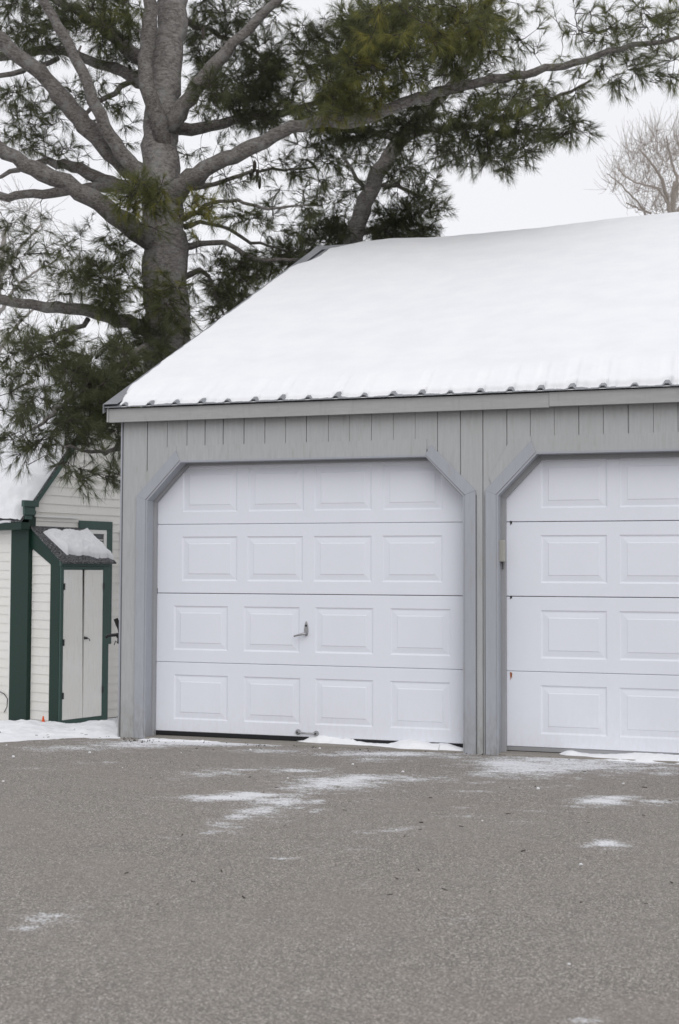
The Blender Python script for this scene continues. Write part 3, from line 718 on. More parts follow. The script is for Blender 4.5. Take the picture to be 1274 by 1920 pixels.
mb = MB(); mb.obox(HP(a_ + f_, .008, zb2 + f_), Gv * (b_ - a_ - 2 * f_), Ev * .008, Uh * (zt2 - zb2 - 2 * f_)); mb.build('pane', M['glass'], win)
# foundation vent
g0v, z1v = hg(196, 1347); g1v, z0v = hg(222, 1360)
mb = MB(); mb.obox(HP(g0v - .1, .002, z0v), Gv * (g1v - g0v + .1), Ev * .012, Uh * (z1v - z0v)); vn_ = mb.build('vent', M['dark'], house)
mb = MB()
for k in range(6): mb.obox(HP(g0v + .01 + k * .035, .0145, z0v + .005), Gv * .012, Ev * .01, Uh * (z1v - z0v - .01))
mb.build('vent_bars', M['metal'], vn_)
# white flashing strip above the shed roof
ga, za = hg(62, 962); gb, zb = hg(143, 976)
mb = MB(); mb.obox(HP(ga, .019, (za + zb) / 2 - .012), Gv * (gb - ga), Ev * .02, Uh * .026); mb.build('flashing', M['whitetrim'], house)
# cable on the left wall
p = [HP(-.03, he(a, b)[0], he(a, b)[1]) for a, b in [(-30, 1297), (-12, 1294), (2, 1296), (12, 1301), (18, 1310), (17, 1325), (12, 1335)]]
mb = MB(); mb.tube(p, .006, 6); mb.build('cable', M['darkmetal'], house, smooth=True)
# chain hanging at the far end of the gable wall
mb = MB(); pts = [hg(a, b) for a, b in [(227, 996), (228, 1010), (226, 1030), (228, 1050), (226, 1070), (227, 1085), (226, 1102)]]
mb.tube([HP(g, .05, z) for g, z in pts], [.028, .022, .012, .010, .014, .010, .012], 6, .2)
tag(mb.build('wind_chime', M['darkmetal']), 'thin dark hanging ornament on the cream wall beside the garage corner', 'ornament')
# snow on the house roof
ee = np.arange(-3.3, .045, .022); gg = np.linspace(geav - .01, gpk + .03, 90); Eg, Gg = np.meshgrid(ee, gg)
dm_ = np.minimum(np.minimum((.045 - Eg) - .02 * vn(Gg * 12, Gg * 0) , Gg - geav + .01 + .02 * vn(Eg * 9, Eg * 0)), 99)
body = np.sqrt(np.clip(1 - (1 - np.clip(dm_ / .10, 0, 1)) ** 2, 0, 1))
th = body * (.14 + .36 * (fbm(Eg * 3.0 + 4, Gg * 5.5) - .45) + .09 * (fbm(Eg * 10, Gg * 13) - .5))
pn = -Gv * math.sin(math.atan(hpitch)) + Uh * math.cos(math.atan(hpitch))
PT = np.array([HC[0], HC[1], 0])[None, None] + Gg[..., None] * Gv + Eg[..., None] * Ev + (zge + .03 + (Gg - geav) * hpitch)[..., None] * Uh + (th + .002)[..., None] * pn
tag(link('house_roof_snow', grid_mesh('house_roof_snow', PT[..., 0], PT[..., 1], PT[..., 2]), M['snow'], smooth=True), 'thick lumpy snow on the steep roof of the small cream house', 'snow', kind='stuff')
# sliver of snow in the gutter
mb = MB(); mb.tube([HP(geav - .0, -e_, zge - .0 + .012 * math.sin(e_ * 9)) for e_ in np.linspace(.12, 2.5, 40)], .022, 8, .15)
tag(mb.build('gutter_snow', M['snow'], smooth=True), 'thin line of snow in the green gutter of the small house', 'snow', kind='stuff')

# ------------------------------------------------------------------ storage closet built against the gable wall
SE = .50
gs0, ztop = hs_(110, 1050, SE); gs1, _ = hs_(203, 1052, SE); _, zbot = hs_(150, 1352, SE)
shed = thing('storage_shed', 'narrow lean-to closet with cream double doors and dark green framing', 'shed', HP((gs0 + gs1) / 2, SE / 2, zbot))
gw0 = .075
zhi = hg(64, 990)[1] 
zlo = ztop
print('SHED g', gs0, gs1, 'z', zbot, zlo, zhi)
gs0 = max(gs0, .02)
sx = (zhi - zlo) / SE
mb = MB(); mb.prism([HP(gs0 + .02, .021, zbot), HP(gs0 + .02, SE - .03, zbot), HP(gs0 + .02, SE - .03, zlo - .03), HP(gs0 + .02, .021, zhi - .04)], Gv * (gs1 - gs0 - .04)); mb.build('core', M['clap'], shed)
def srange(z):
    zz = zlo + sx * (SE - .17)
    e_hi = SE - .155 if z < zlo - .06 else SE - .155 - (z - zlo + .06) / sx
    return (.03, max(e_hi, .03))
clap('siding', HP(gs0 + .018, 0, 0), Ev, -Gv, zbot + .02, zhi - .1, srange, .1, shed)
mb = MB()                                       # green side frame: post and sloping board
mb.obox(HP(gs0 - .012, SE - .15, zbot - .02), Gv * .03, Ev * .15, Uh * (zlo - zbot - .02))
mb.prism([HP(gs0 - .010, SE, zlo - .041), HP(gs0 - .010, SE, zlo + .0), HP(gs0 - .010, .02, zhi), HP(gs0 - .010, .02, zhi - .22), HP(gs0 - .010, SE - .15, zlo - .05)], Gv * .026)
mb.build('side_frame', M['green'], shed)
mb = MB(); mb.obox(HP(gs0 + .0195 - .01, .021, zbot), Gv * .010, Ev * .02, Uh * (zhi - zbot - .25)); mb.build('edge_strip', M['whitetrim'], shed)
# front frame and doors
gd0, zd1 = hs_(117, 1067, SE); gd1, zd0 = hs_(192, 1352, SE)
gdm, _ = hs_(156, 1200, SE)
gd0 = hs_(116, 1200, SE)[0]; gd1 = hs_(191, 1150, SE)[0]; zd1 = hs_(150, 1068, SE)[1]; zd0 = hs_(150, 1347, SE)[1]
mb = MB()
mb.obox(HP(gs0 - .01, SE + .001, zbot - .02), Gv * (gd0 - gs0 + .01), Ev * .02, Uh * (zlo - zbot - .04)); mb.obox(HP(gd1, SE + .001, zbot - .02), Gv * (gs1 - gd1), Ev * .02, Uh * (zlo - zbot - .04))
mb.obox(HP(gd0 + .001, SE + .001, zd1), Gv * (gd1 - gd0 - .002), Ev * .018, Uh * (zlo - zd1 - .065)); mb.obox(HP(gd0 + .001, SE + .001, zbot - .02), Gv * (gd1 - gd0 - .002), Ev * .018, Uh * (zd0 - zbot + .02))
mb.obox(HP(gs0 - .02, SE + .001, zlo - .063), Gv * (gs1 - gs0 + .03), Ev * .035, Uh * .06)
mb.build('front_frame', M['green2'], shed, bevel=.002)
gdm = (gd0 + gd1) / 2 + .01
for a_, b_, tilt in ((gd0 + .003, gdm - .004, .026), (gdm + .004, gd1 - .003, -.010)):
    mb = MB()
    p = [(a_, zd0 + .004), (b_, zd0 + .004), (b_ - (tilt if tilt > 0 else 0), zd1 - .004), (a_ - (tilt if tilt < 0 else 0), zd1 - .004)]
    mb.prism([HP(g, SE - .006, z) for g, z in p], Ev * .022)
    mb.build('door', M['sheddoor'], shed)
mb = MB(); mb.obox(HP(gd0, SE - .012, zd0), Gv * (gd1 - gd0), Ev * .003, Uh * (zd1 - zd0)); mb.build('gap_shade_sheet', M['dark'], shed)  # black sheet that paints the shade in the gap between the doors
for g_, py_ in ((gd0 - .006, 1100), (gd0 - .006, 1205), (gd0 - .006, 1305), (gd1 - .006, 1100), (gd1 - .006, 1300)):
    z_ = hs_(115, py_, SE)[1]; mb = MB(); mb.obox(HP(g_, SE + .0215, z_ - .035), Gv * .022, Ev * .005, Uh * .07); mb.build('hinge', M['darkmetal'], shed)
g_, z_ = hs_(157, 1197, SE); mb = MB(); o_ = SE + .024
mb.obox(HP(g_ - .012, o_ - .007, z_ - .01), Gv * .05, Ev * .006, Uh * .024); mb.tube([HP(g_ + .02, o_ + .01, z_), HP(g_ + .045, o_ + .015, z_ - .005), HP(g_ + .058, o_ + .015, z_ - .03)], .005, 6); mb.tube([HP(g_ - .01, o_ - .002, z_ + .02), HP(g_ + .02, o_ + .012, z_)], .007, 6)
mb.build('latch', M['darkmetal'], shed)
# shingled lean-to roof, and its snow
mb = MB(); oe = .06; th_ = .022
zE_ = zlo - sx * oe; r0, r1 = gs0 - .03, gs1 + .07
mb.prism([HP(r0, SE + oe, zE_ + .004), HP(r0, .018, zhi + .004), HP(r0, .018, zhi + th_), HP(r0, SE + oe, zE_ + th_)], Gv * (r1 - r0)); mb.build('roof', M['shingle'], shed)
gg = np.linspace(r0 + .07, r1 - .0, 90); ee = np.linspace(.03, SE + oe, 70); Gg, Eg = np.meshgrid(gg, ee)
lu = (Gg - gg[0]) / (gg[-1] - gg[0]); lv = (Eg - .03) / (SE + oe - .03)
hiE = .10 + .12 * vn(lu * 4, lu * 0 + 2) - .06 * sm((lu - .3) / .2); loE = .90 - .13 * (1 - lu) + .06 * (vn(lu * 9, lu * 0) - .5) + .03 * (vn(lu * 30, lu * 0 + 1) - .5)
dm_ = np.minimum(np.minimum(lv - hiE, (loE - lv)) * .55, np.minimum(lu - .03 - .16 * np.clip(lv - .0, 0, 1) * .7, .985 - lu + .02 * vn(lv * 7, lv * 0)) * .8)
dm_ -= .05 * np.exp(-((lu - .36) / .035) ** 2 - ((lv - .12) / .12) ** 2)
body = np.sqrt(np.clip(1 - (1 - np.clip(dm_ / .07, 0, 1)) ** 2, 0, 1))
th = np.where(dm_ > 0, body * (.075 + .09 * (fbm(lu * 6, lv * 5) - .45) + .03 * (fbm(lu * 20, lv * 16) - .5)), -.012)
PT = np.array([HC[0], HC[1], 0])[None, None] + Gg[..., None] * Gv + Eg[..., None] * Ev + (zhi + th_ + (zE_ - zhi) * (Eg - .018) / (SE + oe - .018))[..., None] * Uh + (th)[..., None] * (Uh * .8 + Ev * .35)
tag(link('shed_roof_snow', grid_mesh('shed_roof_snow', PT[..., 0], PT[..., 1], PT[..., 2]), M['snow'], smooth=True), 'pillow of snow on the dark shingle roof of the lean-to closet', 'snow', kind='stuff')
# orange marker tip in the snow by the closet
c = PD(81, 1355, 16.9); cn = thing('marker_cone', 'small bright orange cone tip poking up beside the closet corner', 'cone', c - (0, 0, .14))
mb = MB(); mb.tube([c + (0, 0, -.10), c + (0, 0, .085)], [.045, .008], 12); mb.build('cone_body', M['orange'], cn); mb = MB(); mb.box(c[0] - .05, c[0] + .05, c[1] - .05, c[1] + .05, c[2] - .125, c[2] - .1005); mb.build('cone_base', M['orange'], cn)

# ------------------------------------------------------------------ bicycle behind the garage corner (only its bar end shows)
BD = 11.6
hb_ = PD(222, 1190, BD)
bz = float(gfall(terrain(-.8, 1.3))) + .04
bike = thing('bicycle', 'bicycle behind the left garage corner with only its black handlebar showing', 'bicycle', (hb_[0] + .45, hb_[1] + .35, bz))
B = lambda a, b: PD(a, b, BD)
wd1 = np.array([-.81, 1.34, B(240, 1186)[2]])
mb = MB(); mb.tube([B(199, 1196), B(202, 1192), B(215, 1191), B(228, 1188), B(240, 1186)], [.013, .015, .014, .013, .013], 8)
mb.tube([B(238, 1186.5), wd1, wd1 + (.26, .09, 0)], .013, 8)
hbar = mb.build('handlebar', M['bike'], bike, smooth=True)
mb = MB(); mb.tube([B(217, 1160), B(220, 1168), B(224, 1178), B(226, 1190)], [.021, .021, .019, .015], 10); mb.build('grip', M['tyre'], hbar, smooth=True)
mb = MB(); mb.tube([B(226, 1190), B(223, 1200), B(221, 1206), B(217, 1202), B(214, 1210)], [.015, .015, .010, .005, .003], 8); mb.tube([B(219, 1192), B(224, 1200)], .010, 6); mb.build('brake_lever', M['bike'], hbar, smooth=True)
ax_ = np.array([-.35, .94, 0]); ax_ /= np.linalg.norm(ax_)
f0 = np.array([-.80, 1.24, bz + .33]); 
wh = [f0 + ax_ * (-.0), f0 + ax_ * 1.02]
for w in wh:
    n = 36; cir = [w + ax_ * .31 * math.cos(2 * math.pi * i / n) + Uz * .31 * math.sin(2 * math.pi * i / n) for i in range(n + 1)]
    mb = MB(); mb.tube(cir, .022, 8); wl_ = mb.build('wheel', M['tyre'], bike, smooth=True)
    mb = MB(); sdv = np.cross(ax_, Uz)
    for i in range(16):
        t = 2 * math.pi * i / 16; mb.tube([w + sdv * .02 * (1 if i % 2 else -1), w + ax_ * .29 * math.cos(t) + Uz * .29 * math.sin(t)], .0015, 4)
    mb.build('spokes', M['metal'], wl_)
bb = f0 + ax_ * .58 - Uz * .03; hd = f0 + ax_ * .14 + Uz * .5; st_ = f0 + ax_ * .68 + Uz * .48
mb = MB()
for a_, b_ in ((wh[0], hd), (hd, np.array([hd[0] - .03, hd[1] - .02, wd1[2]])), (hd - Uz * .1, bb), (hd, st_), (st_, bb), (bb, wh[1]), (st_, wh[1])): mb.tube([a_, b_], .016, 8)
mb.build('frame', M['bike'], bike, smooth=True)
mb = MB(); s_ = st_ + Uz * .14; mb.tube([st_, s_], .012, 8); mb.tube([s_ - ax_ * .13, s_, s_ + ax_ * .12], [.02, .045, .075], 10); mb.build('saddle', M['tyre'], bike, smooth=True)

# ------------------------------------------------------------------ trees
def smooth_path(pts, step=.10, jit=.012):
    P = np.array(pts, float); n = len(P); out = []
    Q = np.vstack([2 * P[0] - P[1], P, 2 * P[-1] - P[-2]])
    for i in range(n - 1):
        p0, p1, p2, p3 = Q[i], Q[i + 1], Q[i + 2], Q[i + 3]
        k = max(2, int(np.linalg.norm(p2[:3] - p1[:3]) / step))
        for t in np.arange(k) / k:
            out.append(.5 * ((2 * p1) + (-p0 + p2) * t + (2 * p0 - 5 * p1 + 4 * p2 - p3) * t * t + (-p0 + 3 * p1 - 3 * p2 + p3) * t ** 3))
    out.append(P[-1]); o = np.array(out)
    o[1:-1, :3] += rng.normal(size=(len(o) - 2, 3)) * jit; o[:, 3] = np.maximum(o[:, 3], .002)
    return o
def limb(pts, dep):
    q = [np.append(PD(a, b, dep + dz), w / 2 * (dep + dz) / F) for a, b, dz, w in pts]
    return smooth_path(q)
class Net:                                        # branch network that foliage twigs hook on to
    def __init__(s): s.p = np.zeros((0, 3)); s.d = np.zeros((0, 3))
    def add(s, P):
        s.p = np.vstack([s.p, P]); T = np.gradient(P, axis=0) if len(P) > 1 else np.zeros_like(P)
        s.d = np.vstack([s.d, T / (np.linalg.norm(T, axis=1)[:, None] + 1e-9)])
def grow(net, targets, twigs, rad=.006, sag=.06):
    """connect each target to the nearest node, nearest targets first; returns tips with directions"""
    T = np.array(targets); tips = []
    d = np.full(len(T), 1e9); near = np.zeros(len(T), int)
    def upd(lo):
        P = net.p[lo:]
        for c in range(0, len(P), 400):
            D = np.linalg.norm(T[:, None] - P[None, c:c + 400], axis=2); j = D.argmin(1); dd = D[np.arange(len(T)), j]
            b = dd < d; d[b] = dd[b]; near[b] = lo + c + j[b]
    upd(0); done = np.zeros(len(T), bool)
    for _ in range(len(T)):
        i = int(np.argmin(np.where(done, 1e9, d))); done[i] = True
        a = net.p[near[i]]; dirn = net.d[near[i]]; b = T[i]; L_ = d[i]
        if L_ < .02: tips.append((b, np.array([0, 0, -1.0]))); continue
        k = max(3, int(L_ / .09) + 2); t = np.linspace(0, 1, k)[:, None]
        sg = 1.0 if dirn @ (b - a) > 0 else 0.35
        c1 = a + dirn * L_ * .35 * sg + (b - a) * .15 - np.array([0, 0, 0]); c1[2] -= sag * L_
        P = (1 - t) ** 2 * a + 2 * t * (1 - t) * c1 + t * t * b
        P[1:-1] += rng.normal(size=(k - 2, 3)) * .010
        r0 = min(.004 + .010 * L_, .020) * rad / .006
        twigs.append((P, np.linspace(r0, max(r0 * .35, .0022), k)))
        lo = len(net.p); net.add(P[1:]); upd(lo)
        dr = P[-1] - P[-2]; tips.append((b, dr / (np.linalg.norm(dr) + 1e-9)))
    return tips
class Needles:
    def __init__(s): s.V = []; s.tone = []; s.tw = []
    def tuft(s, c, d, n, ln, tone, wid=.0029, spread=.44):
        d = d / (np.linalg.norm(d) + 1e-9)
        D = d[None] * rng.uniform(.35, 1.0, (n, 1)) + rng.normal(size=(n, 3)) * spread * .55
        D /= np.linalg.norm(D, axis=1)[:, None]
        ll = ln * rng.uniform(.7, 1.15, (n, 1))
        o = c[None] - d[None] * rng.uniform(0, .05, (n, 1)) + rng.normal(size=(n, 3)) * .004
        tip = o + D * ll; tip[:, 2] -= .018 * rng.random(n) 
        side = np.cross(D, rng.normal(size=(n, 3))); side /= np.linalg.norm(side, axis=1)[:, None]
        s.V.append(np.stack([o + side * wid * .5, o - side * wid * .5, tip - side * wid * .12, tip + side * wid * .12], 1))
        s.tone.append(np.repeat(np.clip(tone + rng.normal(size=n) * .05, 0, 1), 4))
    def build(s, name, parent):
        V = np.concatenate(s.V).reshape(-1, 3); n = len(V) // 4
        me = bpy.data.meshes.new(name); me.vertices.add(len(V)); me.vertices.foreach_set('co', V.reshape(-1).astype(np.float32))
        me.loops.add(4 * n); me.loops.foreach_set('vertex_index', np.arange(4 * n, dtype=np.int32)); me.polygons.add(n)
        me.polygons.foreach_set('loop_start', np.arange(0, 4 * n, 4, dtype=np.int32)); me.update(calc_edges=True)
        a = me.attributes.new('tone', 'FLOAT', 'POINT'); a.data.foreach_set('value', np.concatenate(s.tone).astype(np.float32))
        print(name, 'needles', n); return link(name, me, M['needle'], parent)
def spray(nd, twigs, c, d, tone, k=(3, 7), ln=.105, size=.14, nn=26):
    """a small branchlet with side shoots, each shoot closed by a tuft"""
    d = d + rng.normal(size=3) * .35 + np.array([0, 0, -.12]); d /= np.linalg.norm(d)
    for j in range(rng.integers(*k)):
        e = d + rng.normal(size=3) * .6; e /= np.linalg.norm(e)
        q = c + e * size * rng.uniform(.3, 1.1); mid = (c + q) / 2 + rng.normal(size=3) * .008
        twigs.append((np.array([c, mid, q]), np.array([.0032, .0026, .0018])))
        e2 = e * .8 + np.array([0, 0, -.25 + .3 * rng.random()])
        nd.tuft(q, e2, int(nn * rng.uniform(.7, 1.3)), ln * rng.uniform(.85, 1.15), tone + rng.normal() * .07)
        if rng.random() < .5: nd.tuft(mid, e2 + rng.normal(size=3) * .3, int(nn * .5), ln * .9, tone - .05)
def targets_from(ells, dep, dens=0):
    out = []; tones = []
    for (px, py, rx, ry, n, dz, ddz, tone) in ells:
        m_ = 0
        if dens and n > 14 and ((380 < px < 960 and py < 300) or (px < 280 and 600 < py < 800)): n = n * dens
        while m_ < n:
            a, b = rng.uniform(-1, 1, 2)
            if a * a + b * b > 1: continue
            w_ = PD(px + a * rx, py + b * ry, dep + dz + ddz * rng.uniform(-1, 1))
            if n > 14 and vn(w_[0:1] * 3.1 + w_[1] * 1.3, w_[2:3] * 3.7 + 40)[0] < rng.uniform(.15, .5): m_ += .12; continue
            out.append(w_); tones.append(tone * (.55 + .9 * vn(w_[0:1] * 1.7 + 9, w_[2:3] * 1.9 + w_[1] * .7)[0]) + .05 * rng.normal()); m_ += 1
    return out, tones
def pine(label, dep, trunk, limbs, ells, size_kw, cones=()):
    tp = limb(trunk, dep); root = thing('pine_tree', label, 'pine tree', (tp[0][0], tp[0][1], tp[0][2]))
    mb = MB(); r = tp[:, 3] * (1 + .05 * np.sin(np.arange(len(tp)) * .9) * 0 + .03 * rng.normal(size=len(tp)))
    mb.tube(tp[:, :3], r, 28, .018); tr = mb.build('trunk', M['bark'], root, smooth=True)
    net = Net(); net.add(tp[len(tp) // 3:, :3])
    for l_ in limbs:
        q = limb(l_, dep); mb = MB(); tq = np.arange(len(q)); rr_ = q[:, 3] * (.97 + .16 * (vn(tq * .35, tq * 0 + q[0, 0] * 7) - .5) + .03 * rng.normal(size=len(q))); mb.tube(q[:, :3], rr_, 16, .035); lo_ = mb.build('limb', M['bark2'], root, smooth=True)
        if q[0, 3] > .08:
            for _ in range(3):
                i_ = rng.integers(4, len(q) - 4); e_ = rng.normal(size=3); e_[2] = abs(e_[2]); e_ /= np.linalg.norm(e_); a_ = q[i_, :3]; mb = MB(); mb.tube([a_, a_ + e_ * rr_[i_] * 1.05, a_ + e_ * (rr_[i_] + rng.uniform(.03, .10))], [.026, .018, .010], 7, .1); mb.build('stub', M['bark2'], lo_, smooth=True)
        net.add(q[2:, :3])
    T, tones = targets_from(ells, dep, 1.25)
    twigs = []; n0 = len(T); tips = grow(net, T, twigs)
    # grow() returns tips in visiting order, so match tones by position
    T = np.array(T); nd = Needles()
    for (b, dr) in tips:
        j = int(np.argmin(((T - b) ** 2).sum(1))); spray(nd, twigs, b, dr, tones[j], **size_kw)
    mb = MB()
    for P, r in twigs: mb.tube(P, r, 4)
    mb.build('twigs', M['twig'], root)
    nd.build('needles', root)
    for (px, py, dz) in cones:
        p = PD(px, py, dep + dz); mb = MB(); mb.tube([p, p - (0, 0, .03), p - (.004, 0, .08), p - (.008, 0, .13), p - (.009, 0, .155)], [.006, .016, .021, .015, .004], 9, .18); mb.build('cone', M['twig'], root)
    return root
DP = 15.0
trunk = [(330, 1345, 0, 128), (322, 1100, 0, 104), (318, 760, 0, 93), (315, 680, 0, 88), (313, 600, 0, 86), (310, 520, 0, 82), (308, 450, 0, 86), (304, 400, 0, 80), (303, 330, 0, 72), (300, 260, 0, 66),
         (305, 200, 0, 62), (314, 120, 0, 60), (322, 40, 0, 56), (330, -60, 0, 50), (340, -250, .1, 36), (350, -500, .2, 18)]
limbs = [
 [(312, 285, .02, 30), (304, 255, -.16, 36), (293, 215, -.28, 33), (277, 165, -.35, 31), (274, 110, -.38, 29), (281, 50, -.42, 28), (288, -30, -.5, 26), (292, -200, -.6, 16)],
 [(318, 240, -.1, 38), (345, 198, -.22, 32), (378, 150, -.3, 29), (412, 112, -.35, 25), (452, 65, -.42, 20), (490, 30, -.5, 18), (535, -20, -.6, 14), (600, -100, -.7, 8)],
 [(318, 385, .08, 34), (296, 356, -.06, 44), (240, 310, -.3, 42), (195, 270, -.4, 40), (160, 232, -.5, 36), (122, 190, -.6, 33), (75, 135, -.7, 29), (30, 98, -.8, 27), (-20, 60, -.9, 24), (-120, 0, -1, 14)],
 [(290, 350, -.35, 34), (262, 322, -.45, 32), (228, 285, -.55, 29), (195, 235, -.7, 25), (178, 190, -.8, 24), (155, 135, -.9, 22), (130, 88, -1, 19), (98, 30, -1.1, 19), (70, -20, -1.2, 17), (40, -90, -1.3, 10)],
 [(318, 492, .10, 30), (296, 462, -.02, 44), (255, 430, -.3, 42), (215, 402, -.4, 38), (170, 370, -.5, 36), (125, 345, -.6, 33), (78, 322, -.7, 30), (30, 298, -.8, 28), (-15, 268, -.9, 26), (-100, 220, -1, 16)],
 [(285, 350, .15, 32), (225, 347, .25, 26), (165, 325, .35, 24), (120, 308, .4, 20), (70, 303, .5, 14), (20, 322, .6, 9), (-30, 345, .7, 5)],
 [(285, 360, .1, 24), (240, 352, .2, 20), (180, 350, .3, 18), (110, 360, .4, 18), (50, 366, .45, 17), (-20, 370, .5, 15), (-90, 380, .6, 8)],
 [(300, 170, .15, 28), (258, 152, .25, 22), (215, 130, .35, 20), (165, 108, .4, 19), (110, 95, .5, 19), (60, 98, .6, 17), (0, 108, .6, 17), (-70, 120, .7, 8)],
 [(300, 130, .2, 32), (255, 105, .3, 28), (205, 62, .45, 24), (150, 25, .6, 20), (90, -10, .7, 14)],
 [(110, 108, .3, 10), (60, 125, .2, 11), (0, 142, .1, 10), (-40, 150, .1, 6)],
 [(262, 140, .3, 13), (215, 175, .2, 11), (180, 195, .1, 9), (150, 225, 0, 6)],
 [(300, 400, .08, 32), (322, 368, -.06, 44), (345, 345, -.2, 38), (385, 315, -.3, 33), (440, 290, -.4, 29), (495, 265, -.5, 27), (550, 238, -.6, 25), (600, 228, -.7, 24), (660, 225, -.8, 23), (720, 208, -.9, 23), (770, 190, -1, 22), (820, 172, -1.1, 21),
  (865, 160, -1.2, 20), (930, 149, -1.3, 17), (985, 138, -1.35, 16), (1040, 122, -1.45, 15), (1100, 112, -1.55, 13), (1165, 92, -1.7, 12), (1230, 82, -1.8, 10), (1290, 64, -1.9, 8), (1360, 55, -2, 5)],
 [(345, 352, 0, 12), (400, 345, .1, 9), (440, 332, .15, 8), (475, 318, .2, 6), (530, 318, .25, 5), (590, 312, .3, 4)],
 [(320, 240, .15, 28), (380, 238, .3, 22), (440, 225, .5, 19), (500, 215, .7, 16), (570, 200, .9, 12), (640, 165, 1.1, 9), (720, 120, 1.3, 6)],
 [(340, 460, .1, 16), (375, 458, .1, 12), (425, 455, .1, 10), (460, 476, .1, 9), (510, 490, .15, 8), (560, 486, .2, 5)],
 [(345, 425, .1, 12), (375, 418, .15, 8), (415, 425, .2, 7), (470, 452, .25, 6), (540, 470, .3, 4)],
 [(345, 410, 0, 12), (385, 385, -.1, 8), (430, 375, -.2, 7), (500, 387, -.3, 5), (600, 385, -.3, 3)],
 [(295, 625, .0, 34), (255, 608, -.1, 28), (205, 592, -.2, 26), (160, 580, -.3, 24), (110, 577, -.4, 22), (60, 572, -.5, 19), (10, 562, -.6, 20), (-50, 545, -.7, 14)],
 [(165, 598, -.2, 10), (130, 622, -.4, 9), (80, 635, -.6, 7), (20, 642, -.8, 5)],
 [(300, 640, -.3, 22), (250, 665, -1.0, 16), (200, 700, -1.9, 13), (150, 735, -2.6, 10), (100, 775, -3.1, 8), (60, 805, -3.5, 6)],
 [(300, 690, -.3, 18), (270, 730, -1.0, 14), (240, 790, -1.9, 11), (215, 843, -2.6, 8), (170, 845, -3.1, 7), (120, 838, -3.4, 5)],
 [(345, 520, .2, 12), (375, 505, .2, 10), (400, 540, .2, 7), (420, 590, .2, 5)],
 [(325, 30, .3, 18), (400, 60, .9, 10), (470, 90, 1.1, 7), (520, 130, 1.2, 5)],
]
